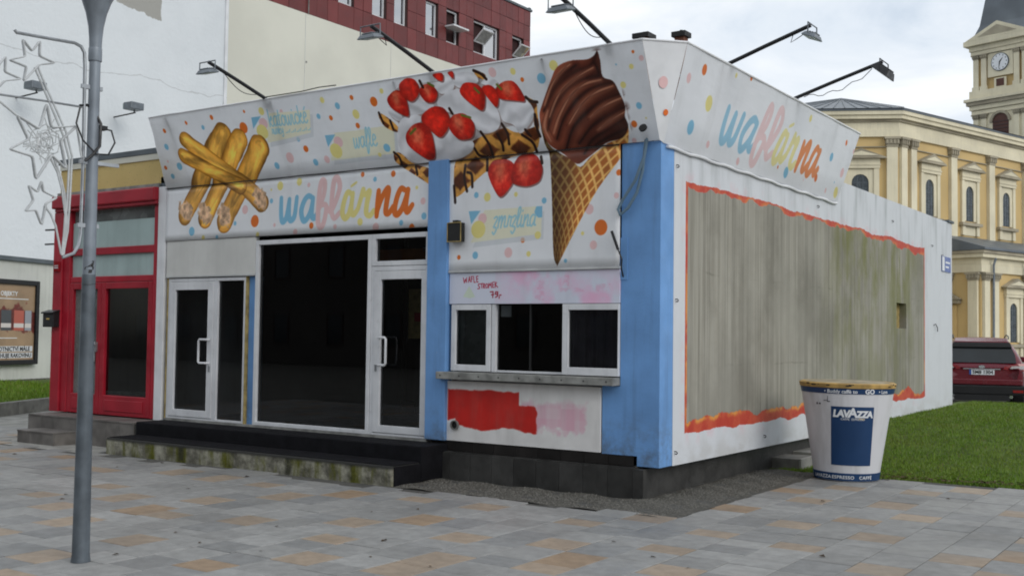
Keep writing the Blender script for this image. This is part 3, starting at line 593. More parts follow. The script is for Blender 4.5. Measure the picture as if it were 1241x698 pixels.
# ---------------------------------------------------------------- materials
rnd = random.Random(11)
M = {}
def side_wall_mat():
    b = NB('painted_concrete'); x, y, z = b.pos()
    jag = b.noise(6.0, 5, 0.7, vec=b.scaled(0, 1, 0.35)); wob = b.noise(0.55, 2, 0.5, vec=b.scaled(0, 1, 0)); wob2 = b.noise(1.7, 2, 0.5, vec=b.scaled(0, 1, 0.0))
    j = b.mth('MULTIPLY_ADD', jag, 0.07, -0.035)
    top = b.mth('ADD', b.mth('MULTIPLY_ADD', wob, 0.22, 3.31), j)
    bot = b.mth('ADD', b.mth('MULTIPLY_ADD', b.noise(1.1, 2, 0.5, vec=b.scaled(0, 1, 0)), 0.22, 0.53), b.mth('MULTIPLY', j, 0.9))
    d_l = b.mth('SUBTRACT', y, b.mth('MULTIPLY_ADD', j, 0.18, 0.60)); d_r = b.mth('SUBTRACT', b.mth('MULTIPLY_ADD', j, 0.2, 10.9), y)
    d_t = b.mth('SUBTRACT', top, z); d_b = b.mth('SUBTRACT', z, bot)
    out_ = b.mth('MINIMUM', b.mth('MINIMUM', d_l, d_r), b.mth('MINIMUM', d_t, d_b))
    inside = b.step(out_, -0.006, 0.006)
    tt = b.mth('ADD', b.step(wob2, 0.38, 0.60, 0.02, 0.08), b.step(y, 6.5, 10.5, 0.0, 0.07))
    bt = b.mth('ADD', b.step(b.noise(0.8, 2, 0.5, vec=b.scaled(0, 1, 0)), 0.35, 0.65, 0.09, 0.20), b.mth('MULTIPLY', j, 1.4))
    core = b.mth('MINIMUM', b.mth('MINIMUM', b.mth('SUBTRACT', d_l, 0.055), b.mth('SUBTRACT', d_r, 0.05)),
                 b.mth('MINIMUM', b.mth('SUBTRACT', d_t, tt), b.mth('SUBTRACT', d_b, bt)))
    bare = b.step(core, -0.004, 0.008)
    fringe = b.step(core, -0.06, -0.015)
    fringe = b.mth('MULTIPLY', b.mth('MULTIPLY', fringe, b.step(b.noise(2.3, 4, 0.6), 0.45, 0.58)), b.step(z, 2.6, 2.0, 0.45, 1.0))
    # bare board-marked concrete
    bd = b.n.new('ShaderNodeTexNoise'); bd.noise_dimensions = '1D'; bd.inputs['Scale'].default_value = 7.5; bd.inputs['Detail'].default_value = 3; bd.inputs['Roughness'].default_value = 0.7
    b.t.links.new(y, bd.inputs['W'])
    boards = b.step(b.mth('ADD', bd.outputs['Fac'], b.mth('MULTIPLY_ADD', b.noise(1.0, 3, 0.5, vec=b.scaled(1, 7, 0.25)), 0.5, -0.25)), 0.36, 0.60)
    fine = b.noise(1.0, 6, 0.65, vec=b.scaled(1, 26, 0.9))
    con = b.mix(boards, (0.196, 0.184, 0.150), (0.305, 0.290, 0.243))
    con = b.mix(b.step(fine, 0.35, 0.7, 0.0, 0.6), con, (0.37, 0.36, 0.315))
    con = b.mix(b.step(b.noise(0.7, 6, 0.62), 0.40, 0.68, 0.0, 0.7), con, (0.155, 0.147, 0.120))
    hj = b.mth('ABSOLUTE', b.mth('SUBTRACT', z, b.mth('MULTIPLY_ADD', b.noise(3.0, 4), 0.10, 2.37)))
    con = b.mix(b.mth('MULTIPLY', b.step(hj, 0.0, 0.025, 1, 0), b.step(b.noise(1.3, 5, 0.7), 0.5, 0.68, 0, 0.55)), con, (0.07, 0.065, 0.045))
    hj2 = b.mth('ABSOLUTE', b.mth('SUBTRACT', z, b.mth('MULTIPLY_ADD', b.noise(2.7, 4), 0.10, 1.32)))
    con = b.mix(b.mth('MULTIPLY', b.step(hj2, 0.0, 0.02, 1, 0), b.step(b.noise(0.9, 5, 0.7), 0.5, 0.68, 0, 0.45)), con, (0.07, 0.065, 0.045))
    mossm = b.mth('MULTIPLY', b.step(b.noise(1.0, 6, 0.65, vec=b.scaled(1, 2.2, 0.7)), 0.40, 0.60), b.mth('MULTIPLY', b.step(y, 4.6, 6.6), b.step(y, 11.5, 9.0)))
    con = b.mix(b.mth('MULTIPLY', mossm, b.step(z, 0.6, 3.2, 0.35, 0.85)), con, (0.16, 0.165, 0.05))
    con = b.mix(b.step(b.noise(0.9, 4, 0.5, vec=b.scaled(1, 1, 0.8)), 0.45, 0.7, 0.0, 0.35), con, (0.35, 0.34, 0.295))
    # paint
    st = b.step(b.noise(1.0, 6, 0.6, vec=b.scaled(1, 3.2, 0.55)), 0.44, 0.78)
    white = b.mix(b.mth('MULTIPLY', st, b.step(z, 2.2, 4.05, 0.10, 0.8)), (0.60, 0.62, 0.65), (0.25, 0.275, 0.27))
    white = b.mix(b.step(b.noise(3, 5), 0.5, 0.75, 0, 0.25), white, (0.48, 0.49, 0.50))
    white = b.mix(b.mth('MULTIPLY', b.step(z, 0.75, 0.32, 0, 0.5), b.step(b.noise(2.0, 5, vec=b.scaled(1, 1, 2)), 0.4, 0.65)), white, (0.42, 0.41, 0.39))
    lil = b.mth('MULTIPLY', b.step(out_, -0.16, -0.02), b.step(b.noise(3.4, 4), 0.5, 0.66, 0, 0.4))
    white = b.mix(lil, white, (0.66, 0.42, 0.46))
    red = b.mix(b.step(b.noise(5, 4), 0.35, 0.65), (0.44, 0.045, 0.026), (0.52, 0.085, 0.040))
    red = b.mix(fringe, red, (0.66, 0.27, 0.06))
    c = b.mix(bare, red, con)
    c = b.mix(inside, white, c)
    rough_part = b.mth('MULTIPLY', b.mth('MULTIPLY', bare, inside), b.mth('ADD', b.mth('MULTIPLY', boards, 0.5), b.mth('MULTIPLY', fine, 0.5)))
    hgt = b.mth('ADD', rough_part, b.mth('MULTIPLY', b.noise(45, 4), 0.6))
    b.bump(hgt, 0.35, 0.012)
    return b.out(c, b.mth('MULTIPLY_ADD', bare, 0.25, 0.62), 0, 0.3)
def moss_mat():
    b = NB('mossy_concrete'); x, y, z = b.pos()
    c = b.mix(b.step(b.noise(4, 6, 0.65), 0.35, 0.65), (0.10, 0.095, 0.075), (0.34, 0.33, 0.265))
    mo = b.step(b.noise(1.0, 5, 0.6, vec=b.scaled(3.2, 1, 0.8)), 0.46, 0.60)
    c = b.mix(mo, c, b.mix(b.noise(18, 3), (0.045, 0.05, 0.006), (0.15, 0.15, 0.02)))
    vj = b.mth('FRACT', b.mth('MULTIPLY', x, 1.02)); dk = b.step(b.mth('ABSOLUTE', b.mth('SUBTRACT', vj, 0.5)), 0.10, 0.02)
    c = b.mix(b.mth('MULTIPLY', dk, b.step(b.noise(3, 4), 0.4, 0.6, 0, 0.9)), c, (0.03, 0.03, 0.02))
    c = b.mix(b.step(z, 0.15, 0.20), c, (0.03, 0.03, 0.028))
    b.bump(b.noise(22, 6, 0.65), 0.7, 0.02)
    return b.out(c, 0.85, 0, 0.2)
def paver_mat(name, c):
    b = NB(name); o = b.orand()
    k = b.step(o, 0, 1, 0.92, 1.07)
    base = b.mix(b.step(b.noise(9, 5, 0.6), 0.3, 0.7), dark(c, 0.86), dark(c, 1.12))
    base = b.mix(b.step(b.noise(0.45, 5, 0.6), 0.42, 0.68, 0, 0.38), base, dark((0.13, 0.125, 0.115), 0.8))
    base = b.mix(b.step(b.noise(150, 3, 0.7), 0.52, 0.70, 0, 0.5), base, dark(c, 0.55))
    base = b.mix(b.step(b.noise(110, 3, 0.7), 0.56, 0.72, 0, 0.4), base, dark(c, 1.5))
    base = b.mix(b.step(b.noise(1.6, 6, 0.7), 0.56, 0.72, 0, 0.4), base, dark(c, 0.6))
    base = b.mix(1.0, base, b.comb(k, k, k), 'MULTIPLY')
    b.bump(b.noise(120, 4, 0.6), 0.35, 0.006)
    return b.out(base, b.step(b.noise(1.1, 4), 0.35, 0.65, 0.42, 0.72), 0, 0.35)
def cup_mat():
    b = NB('cup_white'); c = b.mix(b.step(b.noise(1.0, 6, 0.6, vec=b.scaled(6, 6, 0.8)), 0.45, 0.75, 0, 0.45), (0.62, 0.62, 0.64), (0.38, 0.37, 0.36))
    return b.out(c, 0.5, 0, 0.35)
def yellow_mat():
    b = NB('patterned_yellow'); x, y, z = b.pos()
    v = b.voro(17, vec=b.scaled(1, 0, 1)); sp = b.step(v, 0.16, 0.10, 0, 0.55)
    c = b.mix(sp, b.mix(b.noise(3, 4), (0.50, 0.37, 0.13), (0.62, 0.47, 0.19)), (0.20, 0.16, 0.10))
    return b.out(c, 0.6)
def grass_mat():
    b = NB('grass_blades'); i = b.island()
    c = b.mix(i, (0.072, 0.150, 0.006), (0.165, 0.270, 0.018))
    c = b.mix(b.step(b.noise(0.9, 4), 0.42, 0.66, 0, 0.8), c, (0.150, 0.215, 0.022))
    c = b.mix(b.step(i, 0.93, 0.95), c, (0.16, 0.13, 0.05))
    return b.out(c, 0.55, 0, 0.3)
def peeling_white():
    b = NB('weathered_white_render'); x, y, z = b.pos()
    c = b.mix(b.step(b.noise(0.35, 6, 0.6), 0.4, 0.7, 0, 0.7), (0.70, 0.735, 0.76), (0.61, 0.645, 0.67))
    c = b.mix(b.step(b.noise(1.5, 6, 0.7), 0.68, 0.71, 0, 0.8), c, (0.30, 0.29, 0.27))
    e1 = b.mth('SUBTRACT', b.mth('ADD', z, b.mth('MULTIPLY', b.noise(3.0, 5, 0.6), 0.35)), b.mth('MULTIPLY_ADD', y, -0.12, 13.5))
    patch = b.mth('MULTIPLY', b.step(e1, 0.0, 0.03), b.mth('MULTIPLY', b.step(b.mth('ADD', y, b.mth('MULTIPLY', b.noise(4, 4), 0.2)), 12.67, 12.63), b.step(y, 10.8, 10.84)))
    c = b.mix(patch, c, (0.36, 0.355, 0.33))
    cr = b.mth('ABSOLUTE', b.mth('SUBTRACT', z, b.mth('MULTIPLY_ADD', b.noise(0.5, 5), 0.9, 9.3)))
    c = b.mix(b.step(cr, 0.03, 0.005, 0, 0.4), c, (0.3, 0.3, 0.3))
    b.bump(b.noise(8, 6, 0.6), 0.25, 0.05)
    return b.out(c, 0.8, 0, 0.2)
M['side'] = side_wall_mat(); M['moss'] = moss_mat()
M['white'] = simple('white_paint', (0.70, 0.71, 0.73), 0.6, 0.12, 2, 0.1, 40, streak=0.25)
M['pvc'] = simple('white_pvc', (0.66, 0.67, 0.69), 0.35, 0.10, 3, streak=0.18)
def blue_mat():
    b = NB('blue_paint'); x, y, z = b.pos(); c = (0.155, 0.330, 0.640)
    cc = b.mix(b.step(b.noise(1.6, 5), 0.3, 0.7), dark(c, 0.84), dark(c, 1.06))
    cc = b.mix(b.step(b.noise(1.0, 6, 0.62, vec=b.scaled(9, 9, 0.7)), 0.48, 0.75, 0, 0.3), cc, (0.07, 0.12, 0.20))
    cc = b.mix(b.mth('MULTIPLY', b.step(z, 1.0, 0.35, 0, 0.75), b.step(b.noise(5, 6, 0.7), 0.40, 0.68)), cc, (0.10, 0.12, 0.14))
    cc = b.mix(b.step(b.noise(14, 5, 0.7), 0.68, 0.72, 0, 0.7), cc, (0.36, 0.42, 0.47))
    b.bump(b.noise(30, 5, 0.6), 0.18, 0.01)
    return b.out(cc, b.step(b.noise(3, 4), 0.3, 0.7, 0.5, 0.7), 0, 0.3)
M['blue'] = blue_mat()
M['panel'] = simple('cream_panel', (0.60, 0.60, 0.575), 0.55, 0.10, 2, streak=0.12)
M['grey_paint'] = simple('grey_white_board', (0.50, 0.51, 0.51), 0.6, 0.2, 3)
M['tile_dark'] = simple('brown_black_tile', (0.016, 0.014, 0.013), 0.55, 0.3, 5, 0.1, 50, spec=0.2, obj_var=0.25)
M['tile'] = simple('dark_plinth_tile', (0.042, 0.041, 0.039), 0.5, 0.3, 5, 0.1, 50, spec=0.25, obj_var=0.22)
M['mat'] = simple('black_step_mat', (0.008, 0.008, 0.010), 0.85, 0.35, 6, 0.4, 120, spec=0.12)
M['sill'] = simple('weathered_sill', (0.25, 0.25, 0.235), 0.75, 0.4, 6, 0.3, 40)
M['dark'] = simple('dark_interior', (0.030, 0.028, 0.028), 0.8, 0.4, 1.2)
M['dark_floor'] = simple('interior_floor', (0.06, 0.06, 0.058), 0.35, 0.2, 2)
M['glass'] = glass('window_glass', (0.50, 0.53, 0.54), 0.0)
M['mirror_glass'] = glass('office_glass', (0.25, 0.3, 0.34), 0.42)
M['frost'] = simple('frosted_film', (0.36, 0.46, 0.45), 0.5, 0.15, 1.5, streak=0.2)
M['haze_pane'] = simple('dusty_pane', (0.14, 0.15, 0.145), 0.25, 0.35, 1.4)
M['red'] = simple('red_gloss_paint', (0.34, 0.010, 0.024), 0.4, 0.2, 2, obj_var=0.05)
M['yellow'] = yellow_mat()
M['rustgold'] = simple('stained_foam', (0.36, 0.27, 0.10), 0.7, 0.4, 9)
M['black'] = simple('black_metal', (0.012, 0.013, 0.015), 0.45, 0.3, 8)
M['steel'] = simple('galvanised_steel', (0.40, 0.42, 0.44), 0.42, 0.2, 6, metal=0.8)
M['pole'] = simple('grey_pole_paint', (0.22, 0.25, 0.285), 0.45, 0.2, 5, metal=0.2, streak=0.2)
M['pole_base'] = simple('dark_pole_paint', (0.11, 0.13, 0.15), 0.5, 0.3, 5, metal=0.2, streak=0.3)
M['rope'] = simple('frosted_light_tube', (0.50, 0.52, 0.53), 0.3, 0.15, 10)
M['step'] = simple('grey_step_tile', (0.135, 0.125, 0.115), 0.6, 0.3, 5, 0.2, 60, obj_var=0.15)
M['conc'] = simple('grey_concrete', (0.27, 0.265, 0.245), 0.8, 0.3, 3, 0.3, 40)
M['kerb'] = simple('dirty_kerb', (0.17, 0.165, 0.15), 0.8, 0.35, 5, 0.3, 40)
M['gravelb'] = simple('gravel_bed', (0.085, 0.080, 0.068), 0.9, 0.45, 26, 0.9, 70)
M['stone'] = simple('gravel_stone', (0.125, 0.119, 0.105), 0.8, 0.4, 40)
M['soil'] = simple('lawn_soil', (0.075, 0.12, 0.014), 0.9, 0.4, 4, 0.5, 30)
M['asphalt'] = simple('asphalt', (0.16, 0.16, 0.155), 0.8, 0.2, 2, 0.3, 80)
M['ground'] = simple('packed_earth', (0.13, 0.125, 0.11), 0.9, 0.3, 1, 0.3, 20)
M['joint'] = simple('paving_joint_sand', (0.075, 0.073, 0.066), 0.9, 0.3, 12, 0.4, 80)
M['grass'] = grass_mat()
M['leafm'] = simple('dry_leaf', (0.075, 0.045, 0.020), 0.7, 0.5, 30)
M['wpeel'] = peeling_white()
M['creamw'] = simple('cream_render', (0.64, 0.635, 0.555), 0.8, 0.08, 0.4, 0.15, 12)
M['redpanel'] = simple('oxide_red_cladding', (0.150, 0.026, 0.024), 0.42, 0.15, 1.2, obj_var=0.14)
M['cladgap'] = simple('cladding_shadow_gap', (0.03, 0.008, 0.008), 0.8)
M['brown'] = simple('brown_frame', (0.05, 0.02, 0.018), 0.5)
M['lowall'] = simple('white_garden_wall', (0.56, 0.57, 0.53), 0.8, 0.12, 0.8, 0.2, 20, streak=0.25)
M['coping'] = simple('slate_coping', (0.10, 0.12, 0.135), 0.6)
M['ochre'] = simple('ochre_render', (0.58, 0.42, 0.19), 0.8, 0.12, 0.3)
M['stonec'] = simple('cream_stone', (0.70, 0.64, 0.47), 0.75, 0.14, 0.5, streak=0.2)
M['stoned'] = simple('weathered_stone', (0.36, 0.32, 0.235), 0.8, 0.25, 0.8)
M['slate'] = simple('slate_roof', (0.115, 0.135, 0.155), 0.45, 0.2, 0.6)
M['church_glass'] = simple('leaded_glass', (0.05, 0.065, 0.075), 0.25, 0.4, 2.5)
M['louvre'] = simple('brown_louvre', (0.085, 0.032, 0.022), 0.6)
M['clock'] = simple('clock_face', (0.72, 0.74, 0.76), 0.4, 0.04)
M['carred'] = simple('ruby_car_paint', (0.12, 0.004, 0.012), 0.22, 0.05, 1, spec=0.6)
M['tyre'] = simple('tyre_rubber', (0.010, 0.010, 0.011), 0.8)
M['plastic'] = simple('black_plastic', (0.012, 0.012, 0.013), 0.55)
M['carglass'] = simple('tinted_glass', (0.020, 0.026, 0.030), 0.10, 0.3, 1, spec=0.4)
M['chrome'] = simple('chrome_trim', (0.6, 0.6, 0.62), 0.18, 0.05, 5, metal=1.0)
M['lampred'] = simple('tail_lamp_red', (0.25, 0.008, 0.012), 0.12, 0.1, 8, spec=0.7)
M['lampclear'] = simple('clear_lamp', (0.50, 0.46, 0.46), 0.12, 0.15, 20, spec=0.7)
M['plate'] = simple('white_plate', (0.72, 0.73, 0.75), 0.4, 0.04)
M['bluep'] = simple('blue_print', (0.008, 0.042, 0.125), 0.45, 0.12, 3)
M['cup'] = cup_mat()
M['wood'] = simple('worn_yellow_rim', (0.47, 0.30, 0.095), 0.6, 0.35, 7)
M['lidboard'] = simple('weathered_lid', (0.34, 0.29, 0.20), 0.75, 0.4, 6)
M['printwhite'] = simple('white_lettering', (0.72, 0.74, 0.76), 0.5, 0.06)
M['gold'] = simple('gold_print', (0.6, 0.42, 0.12), 0.5, 0.06)
M['ink'] = simple('black_ink', (0.012, 0.012, 0.012), 0.6)
M['signblue'] = simple('street_sign_blue', (0.02, 0.07, 0.30), 0.35, 0.08)
M['curtain'] = simple('dark_curtain', (0.16, 0.145, 0.17), 0.8, 0.3, 3)
M['brick'] = simple('chimney_brick', (0.19, 0.075, 0.045), 0.85, 0.3, 9, 0.3, 40)
M['cable'] = simple('grey_blue_cable', (0.12, 0.19, 0.25), 0.5)
M['orange'] = simple('orange_board', (0.40, 0.14, 0.02), 0.6)
M['tube_light'] = simple('lamp_tube', (0.8, 0.75, 0.55), 0.5)
tl = M['tube_light'].node_tree.nodes['Principled BSDF']; tl.inputs['Emission Color'].default_value = (1, 0.9, 0.6, 1); tl.inputs['Emission Strength'].default_value = 0.9
PAV = [paver_mat('paver_grey', (0.252, 0.250, 0.242)), paver_mat('paver_pale_grey', (0.285, 0.283, 0.274)), paver_mat('paver_slate_grey', (0.222, 0.223, 0.220)), paver_mat('paver_sand', (0.300, 0.236, 0.176)), paver_mat('paver_ochre', (0.285, 0.205, 0.136))]
CVF = draw_front(); CVS = draw_side(); CVP = draw_price(); CVL = draw_lower(); CVB = draw_poster()
M['pf'] = printed('front_banner_print', CVF.image('front_banner'), 0.42, 0.5, trans=0.38)
M['ps'] = printed('side_banner_print', CVS.image('side_banner'), 0.42, 0.2, trans=0.3)
M['pfl'] = printed('flat_banner_print', bpy.data.images['front_banner'], 0.42, 0.12)
M['pp'] = printed('price_board_print', CVP.image('price_board'), 0.5, 0, 0.1)
M['pl'] = printed('lower_board_print', CVL.image('lower_board'), 0.55, 0, 0.2)
M['pb'] = printed('poster_print', CVB.image('poster'), 0.3, 0, 0.05)
M['tarp'] = simple('white_tarp', (0.74, 0.75, 0.77), 0.45, 0.1, 2, 0.15, 3)

def text_mesh(body, size, offset=0.0, shear=0.0, space=1.0):
    cu = bpy.data.curves.new('lettering', 'FONT'); cu.body = body; cu.size = size; cu.offset = offset; cu.shear = shear
    cu.align_x = 'CENTER'; cu.align_y = 'CENTER'; cu.space_character = space; cu.resolution_u = 3
    o = bpy.data.objects.new('lettering', cu); col.objects.link(o)
    dg = bpy.context.evaluated_depsgraph_get(); dg.update()
    me = bpy.data.meshes.new_from_object(o.evaluated_get(dg))
    bpy.data.objects.remove(o); bpy.data.curves.remove(cu)
    return me
def lettering(name, body, size, mat, fn, parent, offset=0.0, shear=0.0, space=1.0):
    me = text_mesh(body, size, offset, shear, space); me.name = name
    for v in me.vertices: v.co = fn(v.co.x, v.co.y)
    me.materials.clear(); me.materials.append(mat)
    return obj(name, me, parent)

# ---------------------------------------------------------------- the setting: ground, pavement, lawns, road
def sm(a, b, x):
    t = min(max((x - a) / (b - a), 0), 1); return t * t * (3 - 2 * t)
def grid(x0, x1, nx, y0, y1, ny, fz):
    g = MB(); vs_ = []; fs = []
    for j in range(ny + 1):
        for i in range(nx + 1):
            x = x0 + (x1 - x0) * i / nx; y = y0 + (y1 - y0) * j / ny; vs_.append((x, y, fz(x, y)))
    for j in range(ny):
        for i in range(nx):
            a = j * (nx + 1) + i; fs.append((a, a + 1, a + nx + 2, a + nx + 1))
    return g.add(vs_, fs)
g = MB(); g.add([(-900, -900, -0.12), (900, -900, -0.12), (900, 900, -0.12), (-900, 900, -0.12)], [(0, 1, 2, 3)])
tag(g.build('ground', M['ground']), kind='structure')
# pavement bed with pavers laid in continuous columns 0.40 m wide
PX0, PX1, PY0, PY1 = -15.0, 7.0, -9.6, 3.4
g = MB(); g.box(PX0 - 0.2, PX1 + 0.2, PY0 - 0.2, PY1 + 0.02, -0.11, -0.012)
pave = tag(g.build('pavement', M['joint']), kind='structure')
def is_paved(x0, x1, y0, y1):
    cx, cy = (x0 + x1) / 2, (y0 + y1) / 2
    if -10.7 < cx < -7.9 and y1 > -1.0: return False
    if -7.95 < cx < -2.75 and y1 > -0.97: return False
    if -2.75 <= cx < 0.47 and y1 > -0.86: return False
    if cx <= 0.47 and cx > -11 and cy > -0.8: return False
    if cx <= -10.7 and cy > 0.5: return False
    if cx < -14.0 and cy > -0.5: return False
    return True
LENS = [0.30, 0.40, 0.40, 0.50]
pmesh = {}
def paver_mesh(L, k):
    if (L, k) not in pmesh:
        g = MB(); a, b_, h, c = 0.2 - 0.0035, L / 2 - 0.0035, 0.0, 0.004
        g.add([(-a, -b_, -0.05), (a, -b_, -0.05), (a, b_, -0.05), (-a, b_, -0.05), (-a, -b_, h - c), (a, -b_, h - c), (a, b_, h - c), (-a, b_, h - c),
               (-a + c, -b_ + c, h), (a - c, -b_ + c, h), (a - c, b_ - c, h), (-a + c, b_ - c, h)],
              [(0,1,5,4),(1,2,6,5),(2,3,7,6),(3,0,4,7),(4,5,9,8),(5,6,10,9),(6,7,11,10),(7,4,8,11),(8,9,10,11)])
        pmesh[(L, k)] = g.mesh('paver', PAV[k])
    return pmesh[(L, k)]
cells = []
ncol = int((PX1 - PX0) / 0.4)
for ci in range(ncol):
    x0 = PX0 + 0.06 + ci * 0.4; y = PY0 + rnd.random() * 0.3
    while y < PY1 - 0.05:
        L = rnd.choice(LENS)
        if y + L > PY1: break
        if is_paved(x0, x0 + 0.4, y, y + L):
            t = rnd.random(); k = 3 if t < 0.30 else 4 if t < 0.36 else 1 if t < 0.58 else 2 if t < 0.70 else 0
            if k > 2 and rnd.random() < 0.85 and any(abs(c[0] - x0 - 0.2) < 0.5 and abs(c[1] - y - L / 2) < 0.5 and c[3] > 2 for c in cells[-70:]): k = rnd.choice((0, 0, 1, 2))
            cells.append((x0 + 0.2, y + L / 2, L, k))
        y += L
f32 = 1332.5 / 1241.0
def seen_size(x, y):
    d = Vector((x, y, 0)) - CAM; z = d.dot(fw)
    if z < 0.5: return 0
    a = d.dot(r2) / z * f32; b_ = d.dot(u2) / z * f32
    if abs(a) > 0.52 or abs(b_) > 0.30: return 0
    return 1.0 / (z * z * z)
cells.sort(key=lambda c: -seen_size(c[0], c[1]))
far = MB(); pm = random.Random(5)
for i, (x, y, L, k) in enumerate(cells):
    dz = pm.uniform(-0.0025, 0.0025)
    if i < 300:
        o = share('paver', paver_mesh(L, k), (x, y, dz), pave)
        o.rotation_euler = (pm.uniform(-.004, .004), pm.uniform(-.004, .004), pm.uniform(-.003, .003))
    else:
        far.cur = k; a = 0.1975; b_ = L / 2 - 0.0025
        far.add([(x-a,y-b_,-0.05),(x+a,y-b_,-0.05),(x+a,y+b_,-0.05),(x-a,y+b_,-0.05),(x-a,y-b_,dz),(x+a,y-b_,dz),(x+a,y+b_,dz),(x-a,y+b_,dz)],
                [(4,5,6,7),(0,1,5,4),(1,2,6,5),(2,3,7,6),(3,0,4,7)])
tag(far.build('farther_pavers', PAV, pave), kind='stuff')
# gravel bed round the plinth
def gz(x, y): return -0.004 + 0.012 * math.sin(x * 9 + y * 5) * math.sin(y * 7)
g = grid(-2.78, 0.68, 60, -1.02, 3.35, 76, gz)
grv = tag(g.build('gravel_strip', M['gravelb']), kind='structure')
g = MB(); rr = random.Random(3)
for i in range(5200):
    if rr.random() < 0.5: x, y = rr.uniform(-2.75, 0.55), rr.uniform(-0.97, -0.13)
    else: x, y = rr.uniform(-0.13, 0.56), rr.uniform(-0.3, 3.3)
    s = rr.uniform(0.004, 0.014); a = rr.uniform(0, 6.28); z = gz(x, y)
    ca, sa = math.cos(a) * s, math.sin(a) * s
    g.add([(x+ca,y+sa,z),(x-sa,y+ca,z),(x-ca,y-sa,z),(x+sa,y-ca,z),(x+ca*.2,y+sa*.3,z+s*rr.uniform(.5,1))], [(0,1,4),(1,2,4),(2,3,4),(3,0,4)])
tag(g.build('gravel', M['stone']), 'small grey gravel stones round the dark tiled plinth', 'gravel', kind='stuff')
# lawn to the right of the kiosk, rising to the road behind
def lawn_edge(x): return 3.36 + 0.06 * x + 0.05 * math.sin(x * 3.1)
def lz(x, y):
    return -0.02 + 0.38 * sm(3.3, 8.6, y - 0.06 * x) + 0.03 * sm(8, 14, y) + 0.012 * math.sin(x * 2.3 + y) * math.sin(y * 1.7) - 0.36 * sm(14.6, 16.0, y)
g = grid(-0.2, 9.0, 60, 0, 1, 90, lambda x, y: 0)
g.v = [(x, lawn_edge(x) + (16.0 - lawn_edge(x)) * y, 0) for x, y, z in g.v]
g.v = [(x, y, lz(x, y)) for x, y, z in g.v]
tag(g.build('lawn', M['soil'], smooth=True), kind='structure')
def blades(regions, seed, name, label):
    rg = random.Random(seed); g = MB(); V = []; Fc = []
    for n, fn, hh in regions:
        for i in range(n):
            x, y, z = fn(rg)
            h = rg.uniform(0.5, 1.25) * hh; a = rg.uniform(0, 6.28); wd = rg.uniform(0.004, 0.009) * (hh / 0.05) ** 0.7; lx, ly = rg.gauss(0, .35) * h, rg.gauss(0, .35) * h
            b0 = len(V); V += [(x - math.cos(a) * wd, y - math.sin(a) * wd, z - 0.01), (x + math.cos(a) * wd, y + math.sin(a) * wd, z - 0.01), (x + lx, y + ly, z + h)]
            Fc.append((b0, b0 + 1, b0 + 2))
    me = bpy.data.meshes.new(name); me.from_pydata(V, [], Fc); me.materials.append(M['grass']); me.update()
    return tag(obj(name, me), label, 'grass', kind='stuff')
def rl(rg):
    while True:
        x = rg.uniform(0.02, 7.5); y = 3.35 + (rg.random() ** 1.5) * 12.4
        if y > lawn_edge(x) - 0.03 + rg.uniform(-.03, .05) and (x - 5.234) < (y + 10.406) * -0.02 + 1.2: return x, y, lz(x, y)
blades([(120000, rl, 0.038)], 8, 'grass', 'short green grass of the lawn beside the concrete wall')
# small road behind the lawn
g = MB(); g.box(-14, 40, 16.0, 34, -0.11, 0.10)
tag(g.build('road', M['asphalt']), kind='structure')
g = MB(); g.box(-60, 90, 34.002, 200, -0.1, 0.36)
tag(g.build('church_square_pavement', M['conc']), kind='structure')
# lawn and kerb on the far side of the red shop
K0, K1 = Vector((-13.95, 0.0, 0)), Vector((-19.2, 9.6, 0)); kd = (K1 - K0).normalized(); kn = Vector((kd.y, -kd.x, 0)); kn = -kn if kn.x > 0 else kn
def kp(t, o, z): p = K0 + kd * t + kn * o; return (p.x, p.y, z)
kb = bpy.data.objects.new('kerb', None); col.objects.link(kb); tag(kb, kind='structure')
for i in range(9):
    q = MB(); t0, t1 = i * 1.2, i * 1.2 + 1.192
    q.hull8([kp(t0,0.0,-.1),kp(t1,0.0,-.1),kp(t1,0.18,-.1),kp(t0,0.18,-.1),kp(t0,0.01,.25),kp(t1,0.01,.25),kp(t1,.18,.25),kp(t0,.18,.25)])
    q.build('kerb_stone', M['kerb'], kb, bevel=0.012)
for i in range(8):
    q = MB(); o0, o1 = i * 1.2, i * 1.2 + 1.192
    q.hull8([kp(-.62,o0,-.1),kp(-.45,o0,-.1),kp(-.45,o1,-.1),kp(-.62,o1,-.1),kp(-.62,o0,.25 + .02 * o0),kp(-.45,o0,.25 + .02 * o0),kp(-.45,o1,.25 + .02 * o1),kp(-.62,o1,.25 + .02 * o1)])
    q.build('kerb_stone', M['kerb'], kb, bevel=0.012)
q = MB(); q.add([(-15.4,-1.2,-0.008),(-8.1,-1.2,-0.008),(-8.1,12,-0.008),(-22,12,-0.008)], [(0,1,2,3)])
tag(q.build('path', M['conc']), kind='structure')
def llz(t, o): return 0.20 + 0.02 * o
q = MB(); n0 = 12
q.add([kp(t * 1.2 - 0.6, o * 1.2 + 0.17, llz(t, o * 1.2)) for o in range(9) for t in range(n0)], [(o*n0+t, o*n0+t+1, (o+1)*n0+t+1, (o+1)*n0+t) for o in range(8) for t in range(n0-1)])
tag(q.build('verge_lawn', M['soil']), kind='structure')
def ll(rg):
    t, o = rg.uniform(-0.3, 9), rg.uniform(0.19, 8.5); return kp(t, o, llz(t, o))
blades([(26000, ll, 0.10)], 9, 'grass', 'green grass verge between grey kerb and white wall with the poster')
